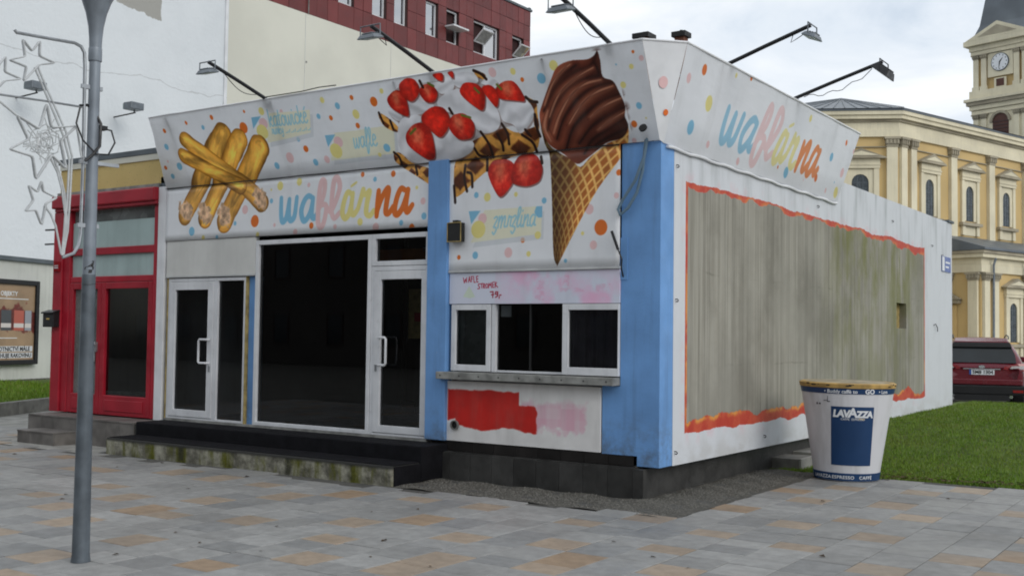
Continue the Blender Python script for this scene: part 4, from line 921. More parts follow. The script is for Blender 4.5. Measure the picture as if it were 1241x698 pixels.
# fallen leaves and crumbs
g = MB(); rr = random.Random(17)
def leafbit(x, y, z, s):
    a = rr.uniform(0, 6.28); ca, sa = math.cos(a) * s, math.sin(a) * s
    g.add([(x+ca,y+sa,z+.004),(x-sa*.5,y+ca*.5,z+s*.5),(x-ca,y-sa,z+.004),(x+sa*.5,y-ca*.5,z+s*.25)], [(0,1,2),(0,2,3)])
for i in range(60):
    x, y = rr.uniform(-9, 4.5), rr.uniform(-7, 2.5)
    if is_paved(x, x + .01, y, y + .01): leafbit(x, y, 0.003, rr.uniform(0.018, 0.042))
for i in range(520):
    x = rr.uniform(1.3, 5.5); y = lawn_edge(x) + rr.expovariate(4) * 0.5; leafbit(x, y, lz(x, y) + 0.03, rr.uniform(0.015, 0.035))
tag(g.build('leaf_litter', M['leafm']), 'brown fallen leaves and crumbs scattered on the paving', 'leaves', kind='stuff')

# ---------------------------------------------------------------- waffle kiosk
kiosk = thing('waffle_kiosk', (0, 0, 0), 0, 'long flat kiosk with blue pillars, food-printed banners and a bare concrete side wall', 'kiosk')
W = lambda: MB()
def sheet(nu, nv, fn, name, mat, parent, cv, thick=0.012):   # thick = 0: a single tarpaulin
    g = MB(); P = []; U = []
    for j in range(nv + 1):
        for i in range(nu + 1):
            p, uv = fn(i / nu, j / nv); P.append(p); U.append(((uv[0] - cv.u0) / (cv.u1 - cv.u0), (uv[1] - cv.v0) / (cv.v1 - cv.v0)))
    g.add(P, [(j*(nu+1)+i, j*(nu+1)+i+1, (j+1)*(nu+1)+i+1, (j+1)*(nu+1)+i) for j in range(nv) for i in range(nu)])
    me = g.mesh(name, mat); uvmap(me, lambda i: U[i])
    o = obj(name, me, parent, smooth=False); me.polygons.foreach_set('use_smooth', [True] * len(me.polygons))
    if thick:
        sd_ = o.modifiers.new('thickness', 'SOLIDIFY'); sd_.thickness = thick; sd_.offset = -1
    return o
# shell
g = W()
g.box(-0.25, 0.0, 0.312, 8.99, 0.32, 4.06); g.box(-0.25, 0.0, 9.62, 13.08, 0.32, 4.06)
g.box(-0.25, 0.0, 8.99, 9.62, 0.32, 1.89); g.box(-0.25, 0.0, 8.99, 9.62, 2.33, 4.06)
sw = g.build('side_wall', M['side'], kiosk)
sw['label'] = 'bare board-marked concrete framed by sloppy orange and white paint'
W().box(-0.25, -0.2, 8.99, 9.62, 1.88, 2.34).build('hatch_board', M['ink'], sw)
W().box(-0.19, -0.12, 9.25, 9.618, 1.892, 2.328).build('hatch_reveal', M['rustgold'], sw)
for (y_, z_) in ((0.36, 3.55), (4.9, 3.58), (8.7, 3.72), (11.4, 3.5), (0.36, 0.47), (2.9, 0.47), (0.36, 2.1)):
    q = W().tube([(0.0, y_, z_), (0.025, y_, z_), (0.035, y_, z_ - 0.015), (0.025, y_, z_ - 0.028), (0.008, y_, z_ - 0.024)], 0.006, 6).build('wall_hook', M['black'], sw)
W().tube([(0.005, 11.55, 1.98), (0.03, 11.6, 2.0), (0.04, 11.7, 1.93), (0.03, 11.75, 1.86)], 0.008, 6).build('wire_stub', M['black'], sw)
W().box(-0.3, 0.03, 12.7, 13.16, 4.065, 4.11).build('gutter_end', M['coping'], kiosk)
W().box(-8.2, -0.26, 12.85, 13.07, 0.0, 4.0).build('rear_wall', M['white'], kiosk)
W().box(-8.25, -8.05, 0.16, 12.84, 0.0, 3.95).build('party_wall', M['white'], kiosk)
W().box(-8.2, -0.255, 0.0, 12.84, 3.80, 3.95).build('roof', M['coping'], kiosk)
# front wall strips between the openings
W().box(-8.2, -8.03, -0.035, 0.15, 0.38, 3.80).build('white_pier', M['white'], kiosk, bevel=0.006)
W().box(-6.285, -6.135, 0.03, 0.15, 0.40, 2.45).build('narrow_pier', M['blue'], kiosk)
W().box(-6.305, -6.287, -0.02, 0.1, 0.41, 2.45).build('foam_strip', M['rustgold'], kiosk)
W().box(-7.975, -7.955, -0.015, 0.1, 0.41, 2.45).build('foam_strip', M['rustgold'], kiosk)
W().box(-8.02, -0.70, 0.06, 0.15, 3.0, 3.79).build('lintel_wall', M['white'], kiosk)
W().box(-3.07, -0.70, 0.06, 0.15, 2.06, 2.999).build('lintel_wall', M['white'], kiosk)
W().box(-3.07, -0.70, 0.06, 0.15, 0.3, 1.26).build('parapet_wall', M['white'], kiosk)
W().box(-3.085, -2.785, -0.075, 0.14, 0.435, 3.775).build('pillar', M['blue'], kiosk, bevel=0.008)['label'] = 'slim blue pillar between door and serving window'
W().prism([(-0.69, 0.322), (0.0, 0.322), (0.0, 3.765), (-0.472, 3.765), (-0.472, 1.16), (-0.69, 1.16)], lambda a, b: (a, 0.0, b), lambda a, b: (a, 0.31, b)).build('pillar', M['blue'], kiosk, bevel=0.006)['label'] = 'broad blue corner pillar'
# panels
q = W().box(-8.0, -6.13, -0.02, 0.05, 2.47, 2.985).build('panel', M['panel'], kiosk, bevel=0.004)
W().box(-8.0, -6.13, -0.028, -0.021, 2.455, 2.475).build('trim', M['grey_paint'], q)
def flat(x0, x1, y, z0, z1, th, name, mat, cv):
    g = W().box(x0, x1, y, y + th, z0, z1); me = g.mesh(name, mat)
    uvmap(me, lambda i: ((g.v[i][0] - cv.u0) / (cv.u1 - cv.u0), (g.v[i][2] - cv.v0) / (cv.v1 - cv.v0)))
    return obj(name, me, kiosk)
flat(-2.775, -0.475, -0.022, 2.05, 2.415, 0.06, 'price_board', M['pp'], CVP)['label'] = 'pale board with red handwritten waffle price and pink smears'
W().box(-2.78, -0.47, -0.045, 0.05, 2.42, 2.445).build('trim', M['grey_paint'], kiosk)
lb = flat(-2.79, -0.70, -0.022, 0.44, 1.14, 0.06, 'lower_board', M['pl'], CVL)
lb['label'] = 'white board with a red painted patch and pink scrubbed area'
W().lathe([(0.046, 0), (0.058, 0.0), (0.058, 0.03), (0.046, 0.03)], 16, (0, 0, 0), cap=False).build('pipe_rim', M['sill'], lb).matrix_basis = Matrix.Translation((-2.66, -0.0225, 0.625)) @ Matrix.Rotation(R(90), 4, 'X')
W().lathe([(0.001, 0.0), (0.046, 0.0)], 16, cap=False).build('pipe_hole', M['ink'], lb).matrix_basis = Matrix.Translation((-2.66, -0.026, 0.625)) @ Matrix.Rotation(R(90), 4, 'X')
g = W().box(-2.86, -0.475, -0.16, 0.05, 1.165, 1.25)
so = g.build('window_sill', M['sill'], kiosk, bevel=0.006)
for i in range(9):
    W().box(-2.8 + i * 0.28, -2.785 + i * 0.28, -0.163, -0.159, 1.20, 1.215).build('bolt', M['ink'], so)
# serving window: three leaves
def pane(x0, x1, y, z0, z1, parent, mat='glass'):
    return W().add([(x0, y, z0), (x1, y, z0), (x1, y, z1), (x0, y, z1)], [(0, 1, 2, 3)]).build('pane', M[mat], parent)
def leaf(name, x0, x1, z0, z1, fw_, mat, y=-0.02, fr='pvc', dep=0.07, parent=kiosk, wb=None, wt=None):
    o = W().frame(x0, x1, z0, z1, fw_, y, y + dep, wb, wt).build(name, M[fr], parent, bevel=0.005)
    pane(x0 + fw_ - 0.005, x1 - fw_ + 0.005, y + 0.03, z0 + (wb or fw_) - 0.005, z1 - (wt or fw_) + 0.005, o, mat)
    return o
sl = leaf('sliding_window', -2.745, -2.17, 1.262, 2.042, 0.065, 'glass', wb=0.075)
W().box(-2.155, -2.105, -0.015, 0.055, 1.262, 2.042).build('mullion', M['pvc'], sl)
sr = W().box(-1.185, -1.11, -0.035, 0.035, 1.262, 2.042).box(-1.109, -0.476, -0.035, 0.035, 1.262, 1.347).box(-1.109, -0.476, -0.035, 0.035, 1.977, 2.042).box(-0.488, -0.476, -0.034, 0.034, 1.348, 1.976).build('sliding_window', M['pvc'], kiosk, bevel=0.004)
pane(-1.11, -0.486, -0.005, 1.345, 1.98, sr)
mid = W().box(-2.104, -1.19, 0.0, 0.05, 1.262, 1.285).build('open_hatch', M['pvc'], kiosk)
pane(-2.09, -1.66, 0.025, 1.287, 2.045, mid)
pane(-1.63, -1.2, 0.04, 1.287, 2.045, mid)
W().box(-1.655, -1.635, 0.02, 0.05, 1.287, 2.04).build('pane_rail', M['ink'], mid)
g = W(); cu_ = [(-1.16 + 0.68 * i / 60, 0.05 + 0.018 * math.sin(i * 0.85) + 0.008 * math.sin(i * 2.3)) for i in range(61)]
g.add([(x, y, 1.3) for x, y in cu_] + [(x, y, 2.04) for x, y in cu_], [(i, i + 1, 62 + i, 61 + i) for i in range(60)])
g.build('curtain', M['curtain'], sr, smooth=True)
W().box(-2.72, -2.19, 0.06, 0.07, 1.3, 2.02).build('dusty_blind', M['haze_pane'], sl)
W().box(-2.07, -1.93, 0.05, 0.055, 1.9, 2.03).build('notice', M['grey_paint'], mid)
# doors and shop window
def pull(parent, x, y, z0, z1, s):
    W().tube([(x, y, z1), (x + s * .02, y - .06, z1), (x + s * 0.13, y - .07, z1), (x + s * .15, y - .07, z1 - .02), (x + s * .15, y - .07, z0 + .02), (x + s * .13, y - .07, z0), (x + s * .02, y - .06, z0), (x, y, z0)], 0.016, 8).build('handle', M['pvc'], parent, smooth=True)
fo = W().frame(-7.95, -6.31, 0.43, 2.44, 0.045, -0.01, 0.07, wb=0.03).build('door_frame', M['pvc'], kiosk, bevel=0.004)
d1 = leaf('door', -7.9, -6.965, 0.465, 2.39, 0.115, 'glass', y=-0.02, wb=0.10)
W().box(-6.96, -6.88, -0.012, 0.068, 0.46, 2.395).build('mullion', M['pvc'], fo)
pane(-6.88, -6.355, 0.02, 0.46, 2.395, fo)
pull(d1, -7.02, -0.02, 1.24, 1.57, -1)
W().box(-7.03, -7.0, -0.03, -0.02, 1.12, 1.2).build('lock', M['steel'], d1)
fb = W().frame(-6.125, -4.025, 0.43, 2.93, 0.06, -0.02, 0.07, wb=0.05).build('shop_window', M['pvc'], kiosk, bevel=0.005)
pane(-6.07, -4.08, 0.02, 0.475, 2.875, fb)
ft = W().frame(-4.02, -3.09, 2.53, 2.93, 0.06, -0.02, 0.07).build('transom_window', M['pvc'], kiosk, bevel=0.005)
pane(-3.965, -3.145, 0.02, 2.585, 2.875, ft)
fd = W().frame(-4.02, -3.09, 0.43, 2.525, 0.055, -0.015, 0.07, wb=0.03).build('door_frame', M['pvc'], kiosk, bevel=0.004)
d2 = leaf('door', -3.96, -3.10, 0.465, 2.465, 0.105, 'glass', y=-0.025, wb=0.09)
pull(d2, -3.85, -0.025, 1.30, 1.64, 1)
W().box(-3.93, -3.90, -0.035, -0.026, 1.22, 1.30).build('lock', M['steel'], d2)
# interior seen through the glass
ir = W()
ir.box(-8.04, -0.26, 0.16, 6.0, 0.36, 0.405)
ir.build('shop_floor', M['dark_floor'], kiosk)
W().box(-8.04, -0.26, 5.5, 5.6, 0.41, 3.79).build('inner_wall', M['dark'], kiosk)
W().box(-3.04, -2.96, 0.16, 5.49, 0.41, 3.79).build('inner_wall', M['dark'], kiosk)
W().box(-6.25, -6.2, 0.16, 3.2, 0.41, 3.79).build('inner_wall', M['dark'], kiosk)
W().box(-6.1, -3.06, 3.4, 4.0, 0.41, 1.45).build('counter', M['dark'], kiosk)
W().box(-5.9, -4.2, 2.20, 2.25, 2.55, 2.95).build('menu_board', M['orange'], kiosk)
pbd = W().box(-5.25, -4.45, 2.20, 2.24, 1.62, 2.35).build('picture_board', M['rustgold'], kiosk)
for (dx, dz, sx_, nm) in ((.12, .25, .16, 'red'), (.34, .32, .2, 'printwhite'), (.5, .2, .14, 'signblue'), (.25, .5, .16, 'orange'), (.5, .48, .18, 'lampred')):
    W().box(-5.25 + dx, -5.25 + dx + sx_, 2.19, 2.199, 1.62 + dz, 1.62 + dz + sx_ * .8).build('picture_patch', M[nm], pbd)
W().box(-2.9, -0.4, 1.4, 1.9, 0.41, 1.25).build('counter', M['dark'], kiosk)
W().box(-5.0, -4.4, 2.2, 2.5, 2.9, 2.96).build('ceiling_lamp', M['grey_paint'], kiosk)
# plinth: two courses of dark tiles
pl_ = W().box(-2.97, -0.16, -0.095, 0.3, -0.05, 0.295).build('plinth', M['joint'], kiosk)
W().box(-3.05, -0.26, -0.0, 0.3, 0.2, 0.43).build('plinth_core', M['joint'], pl_)
tm = W().box(-0.149, 0.149, -0.015, 0.0, 0.0, 0.315).mesh('tile', M['tile'])
for i in range(9):
    share('tile', tm, (-2.82 + i * 0.302, -0.097, -0.012), pl_, sc=(1, 1, 1))
share('tile', tm, (-0.19, -0.097, -0.012), pl_, sc=(0.42, 1, 1))
tt_ = W().box(-0.149, 0.149, -0.085, 0.0, 0.0, 0.014).mesh('tile', M['tile'])
for i in range(9):
    share('tile', tt_, (-2.82 + i * 0.302, -0.012, 0.300), pl_)
tm2 = W().box(-0.149, 0.149, -0.015, 0.0, 0.0, 0.11).mesh('tile', M['tile_dark'])
for i in range(9):
    share('tile', tm2, (-2.86 + i * 0.302, -0.003, 0.318), pl_)
W().box(-0.3, -0.16, 0.301, 12.8, -0.05, 0.318).build('side_plinth', M['tile'], kiosk)
W().box(-0.3, -0.157, -0.09, 0.3, -0.05, 0.3).build('side_plinth', M['tile'], kiosk)
# steps to the doors
st1 = W().box(-7.95, -2.80, -0.995, -0.46, -0.06, 0.212)
st1.cur = 0
s1 = st1.build('step', M['moss'], kiosk, bevel=0.02); s1['label'] = 'low concrete step with green moss on its front'
W().box(-7.93, -2.81, -0.95, -0.45, 0.213, 0.219).build('step_mat', M['mat'], s1)
W().box(-2.799, -2.785, -0.96, -0.44, -0.05, 0.205).build('end_mat', M['mat'], s1)
s2 = W().box(-7.97, -2.77, -0.5, 0.05, 0.0, 0.398).build('step', M['mat'], kiosk, bevel=0.015); s2['label'] = 'black matted upper step'
W().box(-7.97, -3.09, -0.03, 0.06, 0.399, 0.428).build('threshold', M['sill'], kiosk)
# banners
wr = random.Random(2)
def wrk(x, t, k=1.0): return k * (0.012 * math.sin(x * 2.1 + 3 * t) * math.sin(t * 3.1) + 0.006 * math.sin(x * 5.7 - 6 * t))
def f_low_l(u, v):
    x = -8.03 + u * (8.03 - 3.04); z = 2.99 + v * (3.765 - 2.99); return (x, -0.034 + 0.3 * wrk(x, v), z), (x, z)
def f_low_r(u, v):
    x = -3.04 + u * (3.04 - 0.475); z = 2.446 + v * (3.765 - 2.446); return (x, -0.034 + 0.3 * wrk(x, v), z), (x, z)
bl1 = sheet(60, 8, f_low_l, 'lower_banner', M['pfl'], kiosk, CVF); bl1['label'] = 'flat white banner reading wafl\u00e1rna in pastel letters'
bl2 = sheet(40, 12, f_low_r, 'lower_banner', M['pfl'], kiosk, CVF); bl2['label'] = 'flat white banner with the tip of the ice cream cone'
LEN = math.hypot(0.48, 0.96)
def f_up(u, v):
    x0, x1 = -8.02 + 0.17 * v, 0.0 + 0.034 * v
    x = x0 + (x1 - x0) * u; s = v * 1.0
    zt = 0.945 + 0.012 * u
    d = wrk(x, v) + (0.014 * math.exp(-((x + 7.2) ** 2) / 1.2) * math.sin(v * 14))
    return (x, -0.04 - 0.475 * v - d * 0.8, 3.765 + zt * v + d * 0.4), (x, 3.765 + v * LEN * (zt / 0.96))
ub = sheet(110, 14, f_up, 'upper_banner', M['pf'], kiosk, CVF, 0); ub['label'] = 'leaning white banner with wafer rolls, strawberry waffle and chocolate ice cream'
def f_side(u, v):
    y = 0.03 + 0.02 * v + u * (5.70 + 0.28 * v); d = wrk(y, v) * 0.7
    return (0.012 + 0.26 * v + d, y, 3.74 + 1.045 * v - 0.02 * u), (y, 3.74 + v * 1.075)
sb_ = sheet(80, 12, f_side, 'side_banner', M['ps'], kiosk, CVS, 0); sb_['label'] = 'leaning white side banner reading wafl\u00e1rna'
# corner gusset with its two dots
gA, gB, gC = Vector((0.002, -0.045, 3.765)), Vector((0.034, -0.515, 4.722)), Vector((0.272, 0.05, 4.785))
g = W(); g.add([gA, Vector((0.012, 0.03, 3.74)), gC, gB], [(0, 1, 2, 3)])
gu = g.build('corner_gusset', M['tarp'], kiosk)
gn = (gB - gA).cross(gC - gA).normalized(); gn = gn if gn.x > 0 else -gn
gx = (gC - gB).normalized(); gyv = gx.cross(gn).normalized(); gyv = gyv if gyv.z > 0 else -gyv
for (a, b_, rr_, nm) in ((0.50, 0.585, 0.062, (0.80, 0.52, 0.52)), (0.83, 0.28, 0.034, (0.76, 0.16, 0.02))):
    dm = simple('gusset_dot_print', nm, 0.45, 0.05)
    c0 = gA.lerp(gB.lerp(gC, a), b_) + gn * 0.008
    g = W(); g.add([c0 + gx * rr_ * math.cos(t * math.pi / 12) + gyv * rr_ * math.sin(t * math.pi / 12) for t in range(24)], [tuple(range(24))]); g.build('printed_dot', dm, gu)
W().box(-8.02, -0.48, -0.058, -0.036, 3.752, 3.760).build('seam', M['ink'], bl1)
# hems along the banner tops and the seam under the side banner
top_pts = [(-7.85 + i * 7.884 / 40, -0.515, 4.710 + 0.012 * i / 40) for i in range(41)]
W().tube(top_pts, 0.012, 8).build('hem', M['tarp'], ub, smooth=True)
W().tube([(0.034, -0.515, 4.722), (0.272, 0.05, 4.785)], 0.012, 8).build('hem', M['tarp'], gu, smooth=True)
W().tube([(0.272, 0.05 + i * 5.98 / 30, 4.785 - 0.02 * i / 30 ) for i in range(31)], 0.014, 8).build('hem', M['tarp'], sb_, smooth=True)
W().tube([(0.02, 0.1 + i * 5.62 / 30, 3.715 - 0.02 * i / 30 + 0.008 * math.sin(i * 1.7)) for i in range(31)], 0.018, 8).build('hem', M['tarp'], sb_, smooth=True)
g = W(); g.add([(-8.02, -0.02, 3.765), (-7.85, -0.5, 4.70), (-7.85, 0.1, 4.64), (-8.02, 0.1, 3.765)], [(0, 1, 2, 3)])
g.add([(0.0, 5.73, 3.72), (0.27, 6.0, 4.75), (-0.2, 6.0, 4.70), (-0.2, 5.73, 3.72)], [(0, 1, 2, 3)])
g.build('banner_end_cheek', M['grey_paint'], kiosk)
for x in (-7.5, -5.4, -3.3, -1.2):
    W().tube([(x, 0.05, 3.9), (x, -0.48, 4.68), (x, 0.3, 4.62), (x, 0.3, 3.95)], 0.025, 6).build('banner_frame_strut', M['steel'], kiosk)
for y in (1.0, 3.0, 5.0):
    W().tube([(-0.1, y, 4.06), (0.24, y, 4.74), (-0.4, y, 4.68), (-0.4, y, 3.95)], 0.025, 6).build('banner_frame_strut', M['steel'], kiosk)
# fittings on the front
vb = W().frame(-2.745, -2.535, 2.775, 3.01, 0.012, -0.135, -0.127).build('vent_box', M['rustgold'], kiosk, bevel=0.004)
W().box(-2.738, -2.542, -0.1265, -0.05, 2.78, 3.004).build('vent_mesh', M['ink'], vb)
W().box(-2.67, -2.6, -0.12, -0.05, 3.011, 3.035).build('vent_stack', M['ink'], vb)
hk = W().tube([(-0.44, -0.005, 2.33), (-0.44, -0.05, 2.42), (-0.43, -0.06, 2.52), (-0.47, -0.07, 2.62)], 0.009, 6).build('crank_lever', M['black'], kiosk)
W().tube([(-0.47, -0.07, 2.62), (-0.545, -0.08, 2.82)], 0.016, 8).build('grip', M['black'], hk)
W().box(-0.475, -0.39, -0.008, 0.0, 2.30, 2.75).build('crank_plate', M['blue'], hk)
W().tube([(-0.14, -0.03, 3.86), (-0.17, -0.06, 3.6), (-0.27, -0.07, 3.35), (-0.42, -0.07, 3.15), (-0.475, -0.07, 3.05), (-0.46, -0.06, 2.99), (-0.36, -0.06, 3.06), (-0.26, -0.05, 3.22), (-0.2, -0.04, 3.45), (-0.16, -0.03, 3.86)], 0.017, 8).build('cable_loop', M['cable'], kiosk, smooth=True)
W().lathe([(0.0, 0.0), (0.045, 0.0), (0.045, 0.02)], 14, (0, 0, 0)).build('cable_hole', M['ink'], ub).matrix_basis = Matrix.Translation((-0.15, -0.125, 3.885)) @ Matrix.Rotation(R(63), 4, 'X')
# two small chimneys on the roof behind the corner
for (x, y, zt, sz) in ((-1.0, 1.5, 5.41, 0.08), (-0.5, 1.5, 5.36, 0.06)):
    c_ = W().box(x - sz, x + sz, y - sz, y + sz, 3.94, zt - 0.08).build('chimney', M['brick'], kiosk)
    W().box(x - sz - .03, x + sz + .03, y - sz - .03, y + sz + .03, zt - 0.08, zt - 0.02).build('chimney_cap', M['ink'], c_)
    W().lathe([(0.02, 0), (0.02, 0.03)], 10, (x, y, zt - 0.02)).build('chimney_pipe', M['ink'], c_)

# ---------------------------------------------------------------- floodlights on arms above the banners
def floodlight(loc, rz, tip, hm, label, tilt, size, cable):
    o = thing('floodlight', loc, rz, label, 'floodlight', 'floodlights on arms above the banners')
    ty, tz = tip
    ex = 0.07
    d = Vector((0, ty, tz)); e_ = d * (1 + ex / d.length)
    W().tube([(0, 0.04, -0.02), d * 0.5, e_], 0.024, 8).build('arm', M['black'], o, smooth=True)
    W().box(-0.05, 0.05, -0.02, 0.1, -0.09, -0.02).build('foot', M['steel'], o)
    hc = d + Vector((0, -0.085, -0.10)); hw, hd, ht = size
    hb = W(); pts = []
    hb.hull8([(-hw, -hd, -ht), (hw, -hd, -ht), (hw, hd, -ht), (-hw, hd, -ht), (-hw * .72, -hd * .7, ht), (hw * .72, -hd * .7, ht), (hw * .72, hd * .7, ht), (-hw * .72, hd * .7, ht)])
    for k in range(4):
        hb.box(-hw * .6, hw * .6, -hd * .6 + k * hd * .36, -hd * .6 + k * hd * .36 + 0.012, ht, ht + 0.018)
    h = hb.build('lamp_head', hm, o, bevel=0.006); h.location = hc; h.rotation_euler = (R(tilt), 0, 0)
    W().box(-hw * .9, hw * .9, -hd * .9, hd * .9, -ht - 0.004, -ht - 0.001).build('lamp_glass', M['frost'], h)
    W().tube([hc + Vector((-hw - .012, 0, 0)), hc + Vector((-hw - .012, -0.0, .12)), hc + Vector((hw + .012, 0, .12)), hc + Vector((hw + .012, 0, 0))], 0.008, 6).build('bracket', hm, o)
    if cable == 1:
        pts = [d * t + Vector((0, 0, -0.02 - 0.09 * math.sin(math.pi * (t - .2) / .6))) for t in [0.2 + 0.06 * i for i in range(11)]]
    elif cable == 2:
        pts = [d * t + Vector((0, 0, -0.03 - 0.10 * math.sin(math.pi * (t - .1) / .9) - 0.02 * math.sin(t * 25))) for t in [0.1 + 0.06 * i for i in range(15)]]
    else:
        pts = [d * 0.85 + Vector((0, 0, -.02)), d * .82 + Vector((0, 0, -.09)), d * .9 + Vector((0, 0, -.08)), d + Vector((0, 0, -.06))]
    W().tube(pts, 0.005, 5).build('cable', M['ink'], o)
    return o
M['lampgrey'] = simple('grey_lamp_housing', (0.16, 0.18, 0.20), 0.4, 0.15, 8, metal=0.4)
SZ = (0.13, 0.085, 0.022)
floodlight((-5.485, -0.45, 4.72), 0, (-0.925, 0.265), M['lampgrey'], 'grey floodlight on a black arm above the wafer roll picture', 12, SZ, 1)
floodlight((-2.723, -0.45, 4.74), 0, (-1.03, 0.26), M['lampgrey'], 'grey floodlight on a black arm above the strawberry waffle picture', 12, SZ, 0)
floodlight((-0.371, -0.45, 4.75), 0, (-0.91, 0.21), M['lampgrey'], 'grey floodlight on a black arm above the chocolate ice cream picture', 12, SZ, 1)
floodlight((0.24, 1.218, 4.82), R(90), (-0.88, 0.27), M['lampgrey'], 'grey floodlight on an arm above the side banner next to the kiosk corner', 22, SZ, 0)
floodlight((0.24, 3.388, 4.83), R(90), (-1.04, 0.30), M['black'], 'black tilted floodlight with loose wire above the side banner', 40, (0.17, 0.13, 0.04), 2)
W().tube([(-5.47, -0.5, 4.745), (-5.2, -0.53, 4.735), (-4.8, -0.53, 4.735), (-4.5, -0.52, 4.755), (-4.25, -0.48, 4.76)], 0.007, 5).build('power_cable', M['ink'], kiosk)
# ---------------------------------------------------------------- street name sign on the end of the side wall
q = thing('street_sign', (0.0, 12.55, 3.05), 0, 'small blue street name plate on the end of the white side wall', 'sign')
W().box(0.004, 0.016, -0.36, 0.36, 0.0, 0.30).build('plate', M['signblue'], q)
W().box(0.004, 0.018, -0.352, -0.16, 0.012, 0.288).build('white_field', M['plate'], q)
for i in range(2):
    W().box(0.0165, 0.019, -0.08, 0.28 - 0.1 * i, 0.17 - 0.09 * i, 0.205 - 0.09 * i).build('lettering_line', M['plate'], q)
W().tube([(0, -0.36, 0.305), (0.02, -0.36, 0.32), (0.025, -0.28, 0.32)], 0.007, 6).build('bracket', M['sill'], q)
# ---------------------------------------------------------------- kerb block and slab beside the plinth
q = thing('kerb_block', (0, 3.6, 0), 0, 'short grey concrete kerb block against the side plinth beside the cup', 'kerb')
W().box(-0.28, 0.20, 0.0, 0.55, -0.05, 0.125).build('block', M['kerb'], q, bevel=0.01)
W().box(0.202, 0.24, 0.0, 0.5, -0.05, 0.13).build('edging', M['conc'], q, bevel=0.006)
q = thing('concrete_slab', (0, 4.4, 0), 0, 'thin pale concrete slab lying behind the kerb block under the wall', 'slab')
W().box(-0.7, 0.12, 0.0, 1.3, 0.06, 0.14).build('slab', M['conc'], q, bevel=0.01)
# ---------------------------------------------------------------- giant coffee cup
cup = thing('coffee_cup_bin', (1.0, 3.05, 0), 0, 'giant white paper-cup bin with blue coffee label on the pavement', 'bin')
cup.rotation_euler = (0, R(0.6), R(0))
RB, RT, HC = 0.375, 0.555, 1.16
rad = lambda z: RB + (RT - RB) * z / HC
W().lathe([(RB - .03, 0.0), (RB, 0.012), (rad(.1), .1), (rad(.6), .6), (rad(1.05), 1.05)], 64).build('cup_wall', M['cup'], cup, smooth=True)
def band(z0, z1, off, name, mat):
    o = W().lathe([(rad(z0), z0), (rad(z0) + off, z0), (rad(z1) + off, z1), (rad(z1), z1)], 64, cap=False).build(name, mat, cup, smooth=True); return o
bb = band(0.015, 0.105, 0.006, 'bottom_band', M['bluep'])
tb = band(1.05, 1.115, 0.006, 'top_band', M['bluep'])
rimo = W().lathe([(rad(1.1), 1.115), (rad(1.12) + .014, 1.118), (rad(1.16) + .016, 1.165), (rad(1.16) - 0.01, 1.178), (rad(1.16) - .05, 1.172)], 64).build('rim', M['wood'], cup, smooth=True)
W().lathe([(0.001, 1.196), (0.25, 1.192), (0.45, 1.182), (rad(1.16) - .06, 1.174)], 48).build('lid', M['lidboard'], cup, smooth=True)
g = W(); rr = random.Random(6)
for i in range(26):
    a = rr.uniform(0, 6.28); L_ = rr.uniform(.03, .14); n_ = 5; z0 = rr.uniform(1.125, 1.16)
    g.add([((rad(z) + .0175) * math.cos(a + L_ * k / n_), (rad(z) + .0175) * math.sin(a + L_ * k / n_), z) for z in (z0, z0 + rr.uniform(.006, .016)) for k in range(n_ + 1)], [(k, k + 1, n_ + 2 + k, n_ + 1 + k) for k in range(n_)])
g.build('rim_stain', M['ink'], rimo)
LA = YAW - math.pi / 2 - 0.16   # the label looks towards the square
def on_cup(off):
    return lambda a, z: ((rad(z) + off) * math.cos(LA + a / rad(z)), (rad(z) + off) * math.sin(LA + a / rad(z)), z)
g = W(); f_ = on_cup(0.004); nn = 20
g.add([f_(-0.255 + 0.02 * (1 - j) + (0.51 - 0.04 * (1 - j)) * i / nn, 0.20 + 0.70 * j) for j in (0, 1) for i in range(nn + 1)], [(i, i + 1, nn + 2 + i, nn + 1 + i) for i in range(nn)])
lab = g.build('label', M['bluep'], cup)
fz = on_cup(0.009)
lettering('logo_lettering', 'LAV', 0.115, M['printwhite'], lambda x, y: fz(x - 0.135, y + 0.815), lab, 0.006, 0.1, 0.86)
lettering('logo_lettering', 'A', 0.150, M['printwhite'], lambda x, y: fz(x - 0.005, y + 0.825), lab, 0.006, 0.05, 0.86)
lettering('logo_lettering', 'ZZA', 0.105, M['printwhite'], lambda x, y: fz(x + 0.135, y + 0.81), lab, 0.006, 0.1, 0.86)
lettering('tagline', "CAFFÈ  ESPRESSO", 0.036, M['printwhite'], lambda x, y: fz(x, y + 0.752), lab)
lettering('tagline', '~', 0.12, M['gold'], lambda x, y: fz(x + 0.1, y + 0.762), lab)
fz2 = on_cup(0.010)
lettering('band_lettering', 'ESPRESSO   CAFFÈ', 0.055, M['printwhite'], lambda x, y: fz2(x + 0.02, y + 0.055), bb, 0.001, 0, 1.1)
lettering('band_lettering', 'LAVAZZA', 0.055, M['printwhite'], lambda x, y: fz2(x - 0.36, y + 0.055), bb, 0.001, 0, 1.1)
lettering('band_lettering', '• Buddy caffè to', 0.06, M['printwhite'], lambda x, y: fz2(x - 0.15, y + 1.078), tb, 0.001)
lettering('band_lettering', 'GO', 0.075, M['printwhite'], lambda x, y: fz2(x + 0.19, y + 1.08), tb, 0.003)
lettering('band_lettering', '• Lava', 0.06, M['printwhite'], lambda x, y: fz2(x + 0.38, y + 1.08), tb, 0.001)
fs_ = on_cup(0.006)
g = W()
